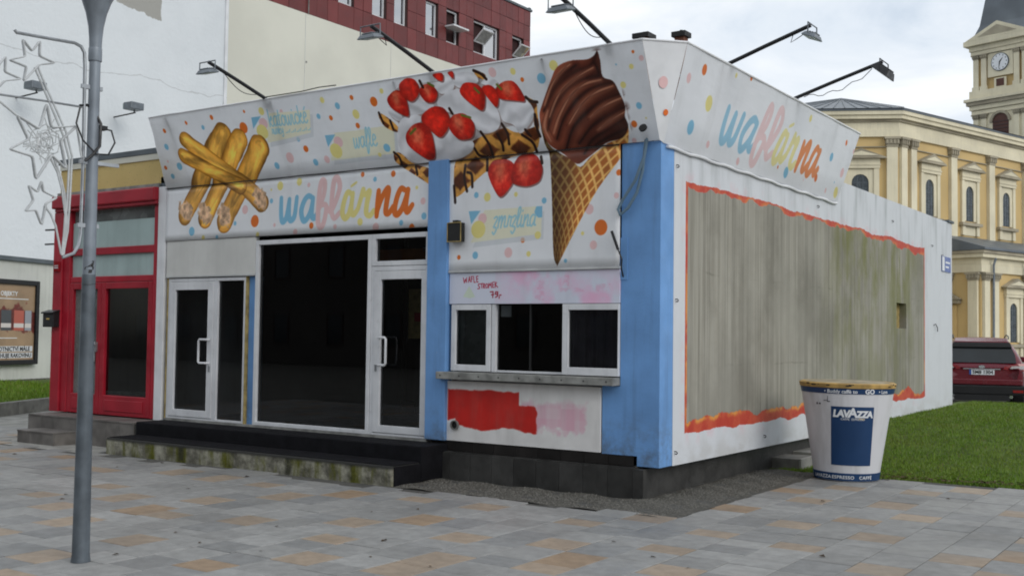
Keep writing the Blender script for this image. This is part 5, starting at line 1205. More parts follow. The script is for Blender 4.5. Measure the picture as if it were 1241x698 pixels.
for (a, z, da, dz) in ((-0.30, 0.985, .004, .07), (-0.325, 0.965, .03, .008), (-0.285, 0.955, .02, .01), (-0.44, .925, .012, .024), (-0.40, .925, .012, .02)):
    g.add([fs_(a - da, z - dz / 2), fs_(a + da, z - dz / 2), fs_(a + da * .6, z + dz / 2), fs_(a - da * .6, z + dz / 2)], [(0, 1, 2, 3)])
g.build('scuff_mark', M['ink'], cup)

# ---------------------------------------------------------------- red shop next door
shop = thing('red_shop', (0, 0, 0), 0, 'narrow shop with bright red door frame and yellow fascia beside the kiosk', 'shop')
W().box(-10.74, -8.26, 0.16, 9.0, 4.31, 4.40).build('roof', M['coping'], shop)
W().box(-10.74, -8.26, -0.03, 0.1, 4.31, 4.395).build('roof_edge', M['coping'], shop, bevel=0.006)
W().box(-10.70, -7.6, 0.0, 0.15, 3.86, 4.22).build('fascia', M['yellow'], shop)
W().box(-10.70, -7.6, -0.02, 0.14, 4.221, 4.309).build('fascia_trim', M['creamw'], shop)
W().box(-10.74, -8.201, -0.03, 0.14, 3.80, 3.858).build('fascia_sill', M['sill'], shop)
W().box(-10.70, -10.55, 0.16, 9.0, -0.1, 4.309).build('side_wall', M['lowall'], shop)
W().box(-10.5, -8.26, 8.8, 9.0, -0.1, 4.309).build('rear_wall', M['lowall'], shop)
W().box(-10.76, -8.202, -0.12, 0.12, 3.60, 3.80).build('cornice', M['red'], shop, bevel=0.02)
W().box(-10.72, -8.204, -0.08, 0.11, 3.55, 3.60).build('cornice_moulding', M['red'], shop, bevel=0.008)
W().box(-10.75, -10.52, -0.06, 0.12, 0.39, 3.55).build('post', M['red'], shop, bevel=0.01)
W().box(-10.515, -10.36, -0.03, 0.12, 0.39, 3.55).build('post', M['red'], shop, bevel=0.01)
W().box(-8.30, -8.205, -0.02, 0.12, 0.39, 3.55).build('post', M['red'], shop, bevel=0.006)
W().box(-10.355, -8.305, -0.015, 0.1, 2.845, 2.955).build('rail', M['red'], shop, bevel=0.008)
W().box(-10.355, -8.305, -0.015, 0.1, 2.42, 2.51).build('rail', M['red'], shop, bevel=0.008)
tr1 = W().box(-10.355, -8.305, 0.05, 0.06, 2.956, 3.55).build('transom_pane', M['haze_pane'], shop)
W().box(-10.35, -8.33, 0.02, 0.045, 2.957, 3.36).build('frosted_sheet', M['frost'], tr1)
tr2 = W().box(-10.355, -8.305, 0.03, 0.04, 2.511, 2.844).build('transom_pane', M['frost'], shop)
def reddoor(x0, x1, name, pn):
    o = W().frame(x0, x1, 0.395, 2.415, 0.10, -0.02, 0.07, wb=0.30).build(name, M['red'], shop, bevel=0.008)
    pane(x0 + .095, x1 - .095, 0.03, 0.69, 2.32, o, pn)
    W().box(x0 + .16, x1 - .16, -0.031, -0.021, 0.46, 0.63).build('inset_panel', M['red'], o, bevel=0.008)
    return o
rd1 = reddoor(-10.355, -9.535, 'door', 'haze_pane')
W().box(-9.62, -9.59, -0.05, -0.02, 1.35, 1.5).build('lock_plate', M['steel'], rd1)
W().tube([(-9.60, -0.02, 1.46), (-9.60, -0.07, 1.46), (-9.70, -0.075, 1.46)], 0.011, 6).build('handle', M['steel'], rd1)
W().box(-9.78, -9.66, -0.026, -0.021, 1.2, 1.5).build('notice', M['printwhite'], rd1)
rd2 = reddoor(-9.53, -8.305, 'display_window', 'glass')
W().box(-9.43, -8.4, 0.04, 0.3, 0.70, 0.76).build('inner_ledge', M['sill'], rd2)
W().box(-10.5, -8.3, 1.6, 1.7, 0.3, 4.2).build('inner_wall', M['dark'], shop)
W().box(-10.5, -8.3, 0.16, 1.6, 0.3, 0.38).build('shop_floor', M['dark_floor'], shop)
W().box(-10.70, -10.56, -0.085, -0.061, 2.60, 2.76).build('number_plate', M['lampred'], shop)
for (z0, z1) in ((2.655, 2.67), (2.69, 2.70)):
    W().box(-10.68, -10.58, -0.088, -0.0855, z0, z1).build('plate_line', M['printwhite'], shop)
for z in (3.05, 3.28):
    W().tube([(-10.75, -0.03, z), (-11.0, -0.05, z)], 0.014, 6).build('wall_peg', M['black'], shop)
# steps of the red shop, faced with grey tiles
steps_t = thing('shop_steps', (0, 0, 0), 0, 'two grey tiled steps below the red shop door', 'steps')
us_ = W().box(-10.60, -8.0, -0.47, 0.1, -0.05, 0.355).build('upper_step', M['joint'], steps_t)
ls_ = W().box(-10.24, -9.34, -0.87, -0.47, -0.05, 0.155).build('lower_step', M['joint'], steps_t)
for i in range(8):
    x = -10.60 + i * 0.322
    W().box(x + .002, min(x + .320, -8.0), -0.49, -0.471, -0.04, 0.355).build('tile', M['step'], us_)
    W().box(x + .002, min(x + .320, -8.0), -0.50, 0.05, 0.357, 0.378).build('tile', M['step'], us_)
for i in range(3):
    x = -10.25 + i * 0.306
    W().box(x + .002, x + .304, -0.89, -0.871, -0.04, 0.155).build('tile', M['step'], ls_)
    W().box(x + .002, x + .304, -0.90, -0.475, 0.157, 0.178).build('tile', M['step'], ls_)
W().box(-9.333, -9.32, -0.88, -0.48, -0.04, 0.155).build('tile', M['step'], ls_)
W().box(-10.62, -10.601, -0.49, 0.05, -0.04, 0.355).build('tile', M['step'], us_)
# letter box
q = thing('letter_box', (-10.68, -0.06, 1.72), 0, 'small black letter box on the red shop post', 'letter box')
W().prism([(-.0, 0), (-.0, .25), (-.11, .21), (-.11, 0)], lambda a, b: (-0.14, a, b), lambda a, b: (0.14, a, b)).build('box', M['black'], q, bevel=0.008)
W().prism([(.0, .252), (.0, .275), (-.135, .235), (-.135, .212)], lambda a, b: (-0.155, a, b), lambda a, b: (0.155, a, b)).build('lid', M['black'], q)
W().box(-0.04, 0.04, -0.114, -0.111, 0.12, 0.14).build('slot', M['gold'], q)

# ---------------------------------------------------------------- lamp post and its star decoration
PB = (-1.942, -5.469, 0)
lp = thing('lamp_post', PB, 0, 'grey steel lamp post standing in the paved square', 'lamp post')
W().lathe([(0.070, 0.0), (0.066, 0.03), (0.0625, 0.06), (0.056, 1.0), (0.0485, 2.08), (0.047, 2.10)], 24).build('base_tube', M['pole_base'], lp, smooth=True)
W().lathe([(0.047, 2.10), (0.0465, 2.12), (0.040, 3.70)], 24).build('shaft', M['pole'], lp, smooth=True)
W().lathe([(0.047, 3.69), (0.049, 3.70), (0.049, 3.78), (0.047, 3.79)], 24).build('collar', M['pole'], lp, smooth=True)
W().lathe([(0.045, 3.79), (0.047, 3.86), (0.055, 3.95), (0.075, 4.05), (0.105, 4.14), (0.15, 4.23), (0.22, 4.34), (0.24, 4.36)], 28).build('flared_lamp_cone', M['pole'], lp, smooth=True)
W().lathe([(0.24, 4.36), (0.25, 4.40), (0.20, 4.50), (0.1, 4.56), (0.01, 4.57)], 28).build('lamp_cap', M['pole_base'], lp, smooth=True)
lettering('post_number', '4', 0.115, M['ink'], lambda x, y: (math.sin(x / .048 + 0.90) * .050, -math.cos(x / .048 + 0.90) * .050, 2.15 + y), lp, 0.006, 0.2)
W().tube([(0.050 * math.cos(t * .35), 0.050 * math.sin(t * .35), 2.03 + 0.006 * math.sin(t * .3)) for t in range(18)], 0.002, 4, closed=True).build('wire_wrap', M['ink'], lp)
DE = (0.132, 0.991); dec = thing('star_decoration', PB, math.atan2(DE[1], DE[0]), 'wire Christmas star ornament clamped to the lamp post', 'decoration')
dp = lambda pts: [(t, 0, z) for t, z in pts]
W().tube(dp([(-0.60, 3.80), (-0.587, 3.783), (-0.35, 3.79), (-0.16, 3.797), (-0.11, 3.78), (-0.085, 3.74), (-0.078, 3.64), (-0.070, 2.9), (-0.072, 2.40), (-0.085, 2.31), (-0.12, 2.25), (-0.205, 2.215)]), 0.0125, 8).build('bracket_tube', M['steel'], dec, smooth=True)
W().tube(dp([(-0.95, 3.318), (-0.395, 3.332), (-0.08, 3.334)]), 0.008, 6).build('cross_bar', M['steel'], dec)
def star(pts, r, name='star', fill=0):
    # double outline of light tube
    s_ = [Vector((t, -0.014, z)) for t, z in pts]
    o = W().tube(s_, r, 6, closed=True).build(name, M['rope'], dec, smooth=True)
    W().tube([Vector((t * 1.0 + 0.004, 0.014, z + 0.003)) for t, z in pts], r, 6, closed=True).build('inner_tube', M['rope'], o, smooth=True)
    return o
def round_star(pts):
    out = []
    n = len(pts)
    for i in range(n):
        p = Vector(pts[i]); a = Vector(pts[i - 1]); b = Vector(pts[(i + 1) % n]); k = 0.12
        out += [tuple(p.lerp(a, k)), tuple(p.lerp(p.lerp((a + b) / 2, .05), 1)), tuple(p.lerp(b, k))]
    return out
S1 = [(-0.544, 3.743), (-0.475, 3.672), (-0.42, 3.757), (-0.420, 3.648), (-0.307, 3.618), (-0.420, 3.585), (-0.529, 3.445), (-0.512, 3.553), (-0.632, 3.578), (-0.523, 3.623)]
S2 = [(-0.358, 3.314), (-0.317, 3.146), (-0.126, 3.187), (-0.247, 3.06), (-0.20, 2.86), (-0.311, 2.949), (-0.419, 2.757), (-0.448, 2.92), (-0.612, 2.951), (-0.480, 3.037), (-0.568, 3.197), (-0.406, 3.121)]
S3 = [(-0.377, 2.75), (-0.363, 2.68), (-0.264, 2.643), (-0.342, 2.593), (-0.367, 2.436), (-0.412, 2.539), (-0.486, 2.526), (-0.432, 2.608), (-0.469, 2.711), (-0.404, 2.67)]
star(round_star(S1), 0.0065); big = star(round_star(S2), 0.0075); star(round_star(S3), 0.0065)
star(round_star([(t - 0.24, z - 0.16) for t, z in S1]), 0.0065)
g = W(); rr = random.Random(21); cx, cz = -0.36, 3.04
inner = [Vector((p[0], 0, p[1])) for p in S2]
for i in range(44):
    a, b_ = rr.sample(inner, 2); p = a.lerp(b_, rr.uniform(.1, .45)); c_ = Vector((cx + rr.uniform(-.08, .08), rr.uniform(-.01, .01), cz + rr.uniform(-.08, .08)))
    g.tube([p.lerp(Vector((cx, 0, cz)), .25), c_], 0.004, 5)
for k, rr_ in enumerate((0.06, 0.11)):
    g.tube([(cx + rr_ * math.cos(t * .5236), 0.006 * (-1) ** t, cz + rr_ * math.sin(t * .5236) * (1.15 if t % 2 else .9)) for t in range(12)], 0.005, 5, closed=True)
g.build('light_net', M['rope'], big)
for pts in ([(-0.43, 3.575), (-0.37, 3.45), (-0.336, 3.384), (-0.206, 3.133), (-0.155, 2.958), (-0.160, 2.7), (-0.171, 2.41), (-0.20, 2.235)], [(-0.45, 3.56), (-0.38, 3.42), (-0.225, 3.10), (-0.175, 2.93), (-0.182, 2.6), (-0.21, 2.23)],
            [(-0.322, 2.936), (-0.26, 2.83), (-0.223, 2.707), (-0.193, 2.529), (-0.205, 2.23)], [(-0.30, 2.95), (-0.235, 2.80), (-0.205, 2.69), (-0.18, 2.50), (-0.195, 2.24)],
            [(-0.35, 2.58), (-0.30, 2.52), (-0.262, 2.44), (-0.215, 2.24)], [(-0.126, 3.187), (-0.09, 3.0), (-0.08, 2.96)], [(-0.568, 3.197), (-0.74, 3.31), (-0.9, 3.40)]):
    W().tube(dp(pts), 0.008, 6).build('tail', M['rope'], dec, smooth=True)
for z in (3.49, 2.93, 2.46):
    c_ = W().box(-0.10, 0.062, -0.012, 0.012, z - .015, z + .015).build('clamp', M['steel'], dec)
W().box(-0.02, 0.20, -0.03, -0.012, 2.915, 2.94).build('clamp_arm', M['steel'], dec)
W().tube(dp([(-0.11, 3.34), (-0.05, 3.355), (0.0, 3.33)]) + [(0.03, -0.06, 3.22), (0.02, -0.07, 3.05), (-0.03, -0.06, 2.98), (-0.08, -0.05, 2.93)], 0.011, 6).build('cable', M['black'], dec, smooth=True)
W().tube([(-0.12, -0.03, 3.32), (-0.15, -0.04, 3.2), (-0.10, -0.05, 3.08), (0.0, -0.06, 2.99), (0.10, -0.05, 3.0), (0.16, -0.03, 3.1), (0.14, -0.01, 3.19), (0.06, 0.0, 3.2)], 0.007, 6).build('cable', M['black'], dec, smooth=True)
W().box(-0.02, 0.1, -0.03, 0.03, 3.185, 3.215).build('plug', M['black'], dec)

# ---------------------------------------------------------------- office building behind: white gable, cream wall, red clad top floor
BX = -25.0
off = thing('office_building', (BX, 15.4, 0), 0, 'cream office block with oxide red clad top storey and open windows', 'building')
W().box(-14, 0, 0.0, 19.7, 0, 13.9).build('wall', M['creamw'], off)
for y in (4.1, 9.1, 14.0):
    W().box(0.0, 0.012, y - .012, y + .012, 0.0, 13.88).build('wall_joint', M['panel'], off)
    for z in (10.2, 12.0): W().box(0, 0.03, y + .04, y + .1, z, z + .06).build('anchor', M['sill'], off)
W().box(-14, -0.30, 0.0, 19.7, 13.901, 17.86).build('upper_wall', M['cladgap'], off)
W().box(-14.1, 0.06, -0.05, 19.78, 17.87, 17.98).build('roof_edge', M['coping'], off)
wins = [(5.87, 6.79, 'flat'), (7.88, 8.78, 'flat'), (9.27, 10.15, 'flat'), (11.38, 12.27, 'flat'), (12.86, 13.8, 'lit'), (14.93, 17.02, 'pair'), (18.12, 19.12, 'tilt'), (1.5, 2.4, 'flat'), (3.2, 4.1, 'flat')]
WZ0, WZ1 = 14.81, 16.36
ZR = [13.9, 14.81, 15.55, 16.36, 17.1, 17.86]
ys = sorted(set([0.0, 19.7] + [a for a, b_, k in wins] + [b_ for a, b_, k in wins]))
clad = W().box(-0.30, -0.05, 0.0, 19.7, 13.905, 13.93).build('cladding', M['cladgap'], off)
pcache = {}
for i in range(len(ys) - 1):
    a, b_ = ys[i], ys[i + 1]; n_ = max(1, round((b_ - a) / 0.62)); wd = (b_ - a) / n_
    for j in range(5):
        z0, z1 = ZR[j], ZR[j + 1]
        if j in (1, 2) and any(a >= p - .01 and b_ <= q_ + .01 for p, q_, k in wins): continue
        for t in range(n_):
            key = (round(wd, 3), j)
            if key not in pcache: pcache[key] = W().box(-0.29, 0.0, -wd / 2 + .008, wd / 2 - .008, 0.009, z1 - z0 - .009).mesh('panel', M['redpanel'])
            share('panel', pcache[key], (pm.uniform(-.006, .006), a + wd * (t + .5), z0), clad)
for (a, b_, k) in wins:
    g = W()
    # white sash set back in the reveal (frame in the y-z plane)
    def fr(y0, y1, z0, z1, wd, x0, x1):
        q = W(); q.box(x0, x1, y0, y0 + wd, z0, z1); q.box(x0, x1, y1 - wd, y1, z0, z1); q.box(x0, x1, y0 + wd, y1 - wd, z0, z0 + wd); q.box(x0, x1, y0 + wd, y1 - wd, z1 - wd, z1); return q
    wf = fr(a + .02, b_ - .02, WZ0 + .02, WZ1 - .02, .07, -0.22, -0.15).build('window', M['pvc'], off)
    W().box(-.35, -.02, a - .001, a + .02, WZ0, WZ1).build('reveal', M['brown'], wf)
    W().box(-.35, -.02, b_ - .02, b_ + .001, WZ0, WZ1).build('reveal', M['brown'], wf)
    if k == 'flat':
        W().box(-.20, -.19, a + .08, b_ - .08, WZ0 + .08, WZ1 - .08).build('pane', M['mirror_glass'], wf)
    elif k == 'pair':
        W().box(-.22, -.15, (a + b_) / 2 - .05, (a + b_) / 2 + .05, WZ0 + .09, WZ1 - .09).build('mullion', M['pvc'], wf)
        W().box(-.20, -.19, (a + b_) / 2 + .05, b_ - .08, WZ0 + .08, WZ1 - .08).build('pane', M['mirror_glass'], wf)
    if k in ('pair', 'tilt'):
        y1 = (a + b_) / 2 - .06 if k == 'pair' else b_ - .1
        sh_ = fr(a + .1, y1, 0, 0.75, .05, 0, .05).build('open_sash', M['pvc'], wf); sh_.location = (-.1, 0, WZ0 + .55); sh_.rotation_euler = (0, R(48), 0)
        W().box(.02, .03, a + .15, y1 - .05, .05, .70).build('sash_pane', M['mirror_glass'], sh_)
    if k == 'lit':
        sh_ = W().box(-.1, .5, a - .1, b_ + .1, 15.45, 15.52).build('open_sash', M['pvc'], wf)
        for z in (15.75, 15.95, 16.15): W().box(-1.6, -1.5, a, b_ - .1, z, z + .07).build('ceiling_lamp', M['tube_light'], wf)
    if k != 'flat':
        W().box(-1.9, -1.8, a - .3, b_ + .3, WZ0, WZ1).build('room_wall', M['dark'], wf)
W().tube([(0.05, 4.2, 18.0), (0.05, 4.2, 13.9)], 0.02, 6).build('downpipe', M['sill'], off)
W().box(-0.1, 0.02, 19.55, 19.72, 17.86, 18.06).build('corner_flashing', M['coping'], off)
white = thing('white_gable_building', (BX, 0, 0), 0, 'tall blank white rendered gable with peeling patches behind the red shop', 'building')
W().box(-14, 0.4, 4.5, 15.38, 0, 22).build('wall', M['wpeel'], white)
W().box(0.4, 0.46, 15.2, 15.30, 0, 21.9).build('downpipe', M['white'], white)
for (y, z, lb_) in ((7.55, 8.46, 'small grey floodlight on the white gable beside the topmost wire star'), (10.85, 8.46, 'small grey floodlight on the white gable above the roof of the red shop')):
    f = thing('wall_floodlight', (BX + 0.4, y, z - 0.1), 0, lb_, 'floodlight', 'small floodlights on the white gable')
    W().tube([(0, 0, 0), (1.0, 0.05, 0.05)], 0.022, 6).build('arm', M['black'], f)
    W().box(0.8, 1.2, -0.25, 0.22, 0.12, 0.34).build('lamp_head', M['lampgrey'], f, bevel=0.02)
    W().box(0.74, 0.80, -0.22, 0.19, 0.14, 0.32).build('lamp_glass', M['frost'], f)
    W().tube([(0.95, 0.05, 0.03), (1.0, 0.0, 0.2)], 0.02, 6).build('bracket', M['black'], f)
# low roof and rod far behind the banner
q = thing('roof_vent', (-34.0, 47.0, 0), 0, 'dark flat roof vent with thin rod just beyond the red clad storey', 'roof vent')
W().box(-1.2, 1.2, -1.2, 1.2, 0.0, 18.75).build('shaft', M['brick'], q)
W().box(-1.6, 1.6, -1.6, 1.6, 18.76, 19.05).build('cap', M['ink'], q)
W().tube([(0.9, -1.2, 19.0), (0.9, -1.2, 22.0)], 0.03, 5).build('rod', M['steel'], q)
# ---------------------------------------------------------------- low white wall with the framed poster
A0, A1 = Vector((-22.20, 5.93, 0)), Vector((-22.90, 7.93, 0)); wd_ = (A1 - A0).normalized(); wr_ = math.atan2(wd_.y, wd_.x)
# local x runs along the wall, local -y faces the square
lw = thing('low_white_wall', A0, wr_, 'low white rendered wall with slate coping behind the grass verge', 'wall')
W().box(-3.4, 6.2, 0.0, 0.3, 0.32, 3.48).build('wall', M['lowall'], lw)
W().box(-3.45, 6.25, -0.08, 0.36, 3.485, 3.60).build('coping', M['coping'], lw)
ft_ = W().box(-3.4, 6.2, 0.02, 0.3, -0.1, 0.318).build('footing', M['kerb'], lw)
sm_ = []
for k in range(4):
    g = W(); b8 = [(rr.uniform(-.11, -.08), -.05, -.07), (rr.uniform(.08, .12), -.05, -.08), (.1, .05, -.07), (-.1, .05, -.07), (rr.uniform(-.1, -.05), -.035, .07), (rr.uniform(.05, .1), -.04, rr.uniform(.05, .08)), (.09, .05, .07), (-.09, .05, .07)]
    g.hull8(b8); sm_.append(g.mesh('stone', M['stone']))
for i in range(44):
    share('stone', sm_[i % 4], (-3.5 + i * 0.16 + rr.uniform(-.02, .02), 0.0, 0.22 + rr.uniform(-.03, .03)), ft_)
ps = thing('poster_case', A0, wr_, 'framed advertising poster of brown cans in a black case on the low white wall', 'poster')
W().frame(-1.05, 1.24, 0.72, 2.98, 0.13, -0.16, -0.01).build('case_frame', M['black'], ps, bevel=0.015)
cvb = CVB; g = W().box(-0.93, 1.12, -0.10, -0.06, 0.84, 2.86); me = g.mesh('poster_sheet', M['pb'])
uvmap(me, lambda i: ((g.v[i][0] + 0.93) / 2.05, (g.v[i][2] - 0.84) / 2.02)); po = obj('poster_sheet', me, ps)
lettering('poster_lettering', 'OBJEKTY', 0.16, M['printwhite'], lambda x, y: (x + 0.1, -0.104, 2.60 + y), po, 0.004)
W().box(-0.6, 0.85, -0.103, -0.101, 2.46, 2.48).build('poster_line', M['printwhite'], po)
W().box(-0.6, 0.45, -0.103, -0.101, 1.42, 1.44).build('poster_line', M['printwhite'], po)
lettering('poster_lettering', 'ZDRAVOTNICTVÍ MÁLE', 0.155, M['ink'], lambda x, y: (x * 1.05 + 0.1, -0.104, 1.135 + y), po, 0.004)
lettering('poster_lettering', 'VODOBĚHUJE RAKOVINU', 0.15, M['ink'], lambda x, y: (x * 1.05 + 0.1, -0.104, 0.965 + y), po, 0.004)

# ---------------------------------------------------------------- church
CHA = math.atan2(0.954, 0.30)
ch = thing('church', (-13.45, 59.25, 0.0), CHA, 'ochre and cream neoclassical church with pilasters, arched windows and clock tower', 'church')
def bandline(g, pts, d, z0, z1, inner=0.0):
    # strip following an outline (outward is to the right of travel), with mitred corners
    n_ = len(pts); P = [Vector(p) for p in pts]; O = []; I = []
    for i in range(n_):
        d0 = (P[i] - P[i - 1]).normalized() if i > 0 else (P[1] - P[0]).normalized()
        d1 = (P[i + 1] - P[i]).normalized() if i < n_ - 1 else d0
        n0 = Vector((d0.y, -d0.x)); n1 = Vector((d1.y, -d1.x)); mm = (n0 + n1); mm = mm / max(mm.length_squared / 2, .2)
        O.append(P[i] + mm * d); I.append(P[i] - mm * inner)
    for i in range(n_ - 1):
        a, b_, c_, e_ = I[i], I[i + 1], O[i + 1], O[i]
        g.hull8([(e_.x,e_.y,z0),(c_.x,c_.y,z0),(b_.x,b_.y,z0),(a.x,a.y,z0),(e_.x,e_.y,z1),(c_.x,c_.y,z1),(b_.x,b_.y,z1),(a.x,a.y,z1)])
    return g
OUT = [(0.0, 19.6), (-5.66, 13.95), (-5.66, 5.66), (0.0, 0.0), (46.0, 0.0)]
full = OUT + [(46.0, 19.6)]
g = W(); g.prism(full, lambda a, b: (a, b, -0.3), lambda a, b: (a, b, 16.0)); g.build('wall', M['ochre'], ch)
bandline(W(), OUT, 0.16, 14.28, 14.72, .05).build('architrave', M['stonec'], ch)
bandline(W(), OUT, 0.12, 14.725, 15.20, .05).build('frieze', M['stonec'], ch)
bandline(W(), OUT, 0.24, 15.205, 15.36, .05).build('dentil_course', M['stoned'], ch)
bandline(W(), OUT, 0.42, 15.365, 15.60, .05).build('cornice', M['stonec'], ch)
bandline(W(), OUT, 0.52, 15.605, 15.84, .05).build('cornice_lip', M['stonec'], ch)
bandline(W(), OUT, 0.10, 13.62, 13.68, .02).build('string_course', M['stoned'], ch)
bandline(W(), OUT, 0.56, 15.845, 15.95, .05).build('gutter', M['slate'], ch)
g = W(); ap = (8.0, 9.8, 19.4); e2 = [(-0.5, 20.2), (-6.3, 14.2), (-6.3, 5.4), (-0.3, -0.6)]
rv = [(x, y, 15.98) for x, y in e2]
g.add(rv + [ap, (46.5, 9.8, 19.4), (46.5, -0.6, 15.98), (46.5, 20.2, 15.98)], [(0,1,4),(1,2,4),(2,3,4),(3,6,5,4),(0,4,5,7)])
rf = g.build('roof', M['slate'], ch)
for k in range(13):
    t = k / 12; p = Vector(rv[2]).lerp(Vector(rv[3]), t); W().tube([p + Vector((0, 0, .03)), Vector(ap) + Vector((0, 0, .03))], 0.03, 4).build('roof_seam', M['slate'], rf)
def wallframe(p0, d):   # along the wall, outward, height
    d = Vector((d[0], d[1], 0)).normalized(); o_ = Vector((d.y, -d.x, 0)); p0 = Vector((p0[0], p0[1], 0))
    return lambda s, o, z: tuple(p0 + d * s + o_ * o + Vector((0, 0, z)))
def wbox(g, F, s0, s1, o0, o1, z0, z1):
    return g.hull8([F(s0,o1,z0),F(s1,o1,z0),F(s1,o0,z0),F(s0,o0,z0),F(s0,o1,z1),F(s1,o1,z1),F(s1,o0,z1),F(s0,o0,z1)])
def pilaster(F, s, wd, z0, z1, out=0.22, cap=0.62):
    o = W(); wbox(o, F, s - wd / 2, s + wd / 2, 0, out, z0, z1 - cap); wbox(o, F, s - wd / 2 - .08, s + wd / 2 + .08, 0, out + .08, z0, z0 + .35)
    p = o.build('pilaster', M['stonec'], ch)
    c = W(); wbox(c, F, s - wd / 2 - .03, s + wd / 2 + .03, 0, out + .04, z1 - cap, z1 - cap * .75); wbox(c, F, s - wd / 2 - .08, s + wd / 2 + .08, 0, out + .08, z1 - cap * .75, z1 - cap * .25); wbox(c, F, s - wd / 2 - .15, s + wd / 2 + .15, 0, out + .15, z1 - cap * .25, z1 - .01)
    for k in range(4): wbox(c, F, s - wd / 2 + k * wd / 3 - .05, s - wd / 2 + k * wd / 3 + .05, out + .06, out + .13, z1 - cap * .7, z1 - cap * .3)
    c.build('capital', M['stoned'], p)
def arch_pts(cx_, w2, z0, zs, n_=8):
    return [(cx_ - w2, z0), (cx_ + w2, z0)] + [(cx_ + w2 * math.cos(math.pi * k / n_), zs + w2 * math.sin(math.pi * k / n_)) for k in range(n_ + 1)]
def church_window(F, s, z0, z1, gw, pedz):
    # glass z0..z1, surround, frieze block, pediment, sill and apron
    zs = z1 - gw
    o = W(); wbox(o, F, s - gw - .62, s - gw - .30, 0, .16, z0 - .1, z1 + .35); wbox(o, F, s + gw + .30, s + gw + .62, 0, .16, z0 - .1, z1 + .35)
    # stone slab with an arched opening, built as two jambs and voussoirs
    wbox(o, F, s - gw - .30, s - gw, 0, .08, z0, zs); wbox(o, F, s + gw, s + gw + .30, 0, .08, z0, zs)
    nA = 8
    for k in range(nA):
        a0, a1 = math.pi * k / nA, math.pi * (k + 1) / nA
        i0, i1 = (s + gw * math.cos(a0), zs + gw * math.sin(a0)), (s + gw * math.cos(a1), zs + gw * math.sin(a1))
        def ot(a): 
            c_, s__ = math.cos(a), math.sin(a); t = min((gw + .3) / max(abs(c_), 1e-6), (z1 + .35 - zs) / max(s__, 1e-6)); return (s + c_ * t, zs + s__ * t)
        o0, o1 = ot(a0), ot(a1)
        o.hull8([F(i0[0], .08, i0[1]), F(o0[0], .08, o0[1]), F(o1[0], .08, o1[1]), F(i1[0], .08, i1[1]), F(i0[0], 0, i0[1]), F(o0[0], 0, o0[1]), F(o1[0], 0, o1[1]), F(i1[0], 0, i1[1])])
    wo_ = o.build('window', M['stonec'], ch)
    q = W(); q.prism(arch_pts(s, gw, z0, zs), lambda a, b: F(a, 0.015, b), lambda a, b: F(a, 0.005, b)); q.build('pane', M['church_glass'], wo_)
    q = W()
    for t in (-.33, .33): wbox(q, F, s + gw * t - .02, s + gw * t + .02, .015, .035, z0, zs + gw * .8)
    for k in range(1, 6): z = z0 + (zs - z0) * k / 5; wbox(q, F, s - gw, s + gw, .016, .03, z - .015, z + .015)
    q.build('glazing_bar', M['coping'], wo_)
    q = W(); wbox(q, F, s - gw - .66, s + gw + .66, 0, .20, z1 + .36, z1 + .95); wbox(q, F, s - gw - .70, s + gw + .70, 0, .24, z1 + .55, z1 + .62); q.build('frieze_block', M['stonec'], wo_)
    q = W(); hw_ = gw + 1.0; zb = z1 + .96
    q.prism([(s - hw_, zb), (s + hw_, zb), (s + hw_, zb + .06), (s, pedz + .08), (s - hw_, zb + .06)], lambda a, b: F(a, .42, b), lambda a, b: F(a, 0, b))
    pd = q.build('pediment', M['stoned'], wo_)
    q = W(); q.prism([(s - hw_ + .45, zb + .17), (s + hw_ - .45, zb + .17), (s, pedz - .1)], lambda a, b: F(a, .44, b), lambda a, b: F(a, .425, b)); q.build('tympanum', M['stonec'], wo_)
    q = W(); wbox(q, F, s - gw - .78, s + gw + .78, 0, .30, z0 - .32, z0 - .12); q.build('sill', M['stoned'], wo_)
    q = W(); wbox(q, F, s - gw - .58, s - gw - .24, 0, .18, z0 - .95, z0 - .33); wbox(q, F, s + gw + .24, s + gw + .58, 0, .18, z0 - .95, z0 - .33); wbox(q, F, s - gw - .23, s + gw + .23, 0, .06, z0 - .95, z0 - .33); q.build('apron', M['stonec'], wo_)
FN = wallframe((0, 0), (1, 0)); dA = (0.7071, -0.7071)
FA = wallframe((-5.66, 5.66), dA)
for s in (0.40, 1.45): pilaster(FN, s, 0.62, 0, 14.26)
for s in (6.15, 10.95, 15.75, 20.55, 25.35): pilaster(FN, s, 0.72, 0, 14.26)
for s in (7.62, 0.5): pilaster(FA, s, 0.66, 0, 14.26)
for s in (3.45, 8.3, 13.1, 17.9, 22.7): church_window(FN, s, 9.6, 11.95, 0.48, 13.45)
church_window(FA, 8.0 - 2.3, 9.6, 11.95, 0.52, 13.45)
# low aisle in front of the nave
AX, AO, AZ = 4.3, 3.0, 7.45
g = W(); g.box(AX, 46, -AO, 0.0, -0.3, AZ); g.build('aisle_wall', M['ochre'], ch)
AOUT = [(AX, 0.0), (AX, -AO), (46, -AO)]
bandline(W(), AOUT, .14, 5.95, 6.45, .03).build('architrave', M['stonec'], ch)
bandline(W(), AOUT, .10, 6.46, 6.85, .03).build('frieze', M['stonec'], ch)
bandline(W(), AOUT, .36, 6.86, 7.10, .03).build('cornice', M['stonec'], ch)
bandline(W(), AOUT, .46, 7.11, 7.30, .03).build('cornice_lip', M['stoned'], ch)
g = W(); g.prism([(-AO - .55, 7.32), (-AO - .55, 7.46), (0.02, 8.55), (0.02, 7.32)], lambda a, b: (AX - .5, a, b), lambda a, b: (46.3, a, b)); g.build('aisle_roof', M['slate'], ch)
FS = wallframe((AX, -AO), (1, 0)); FE = wallframe((AX, 0.0), (0, -1))
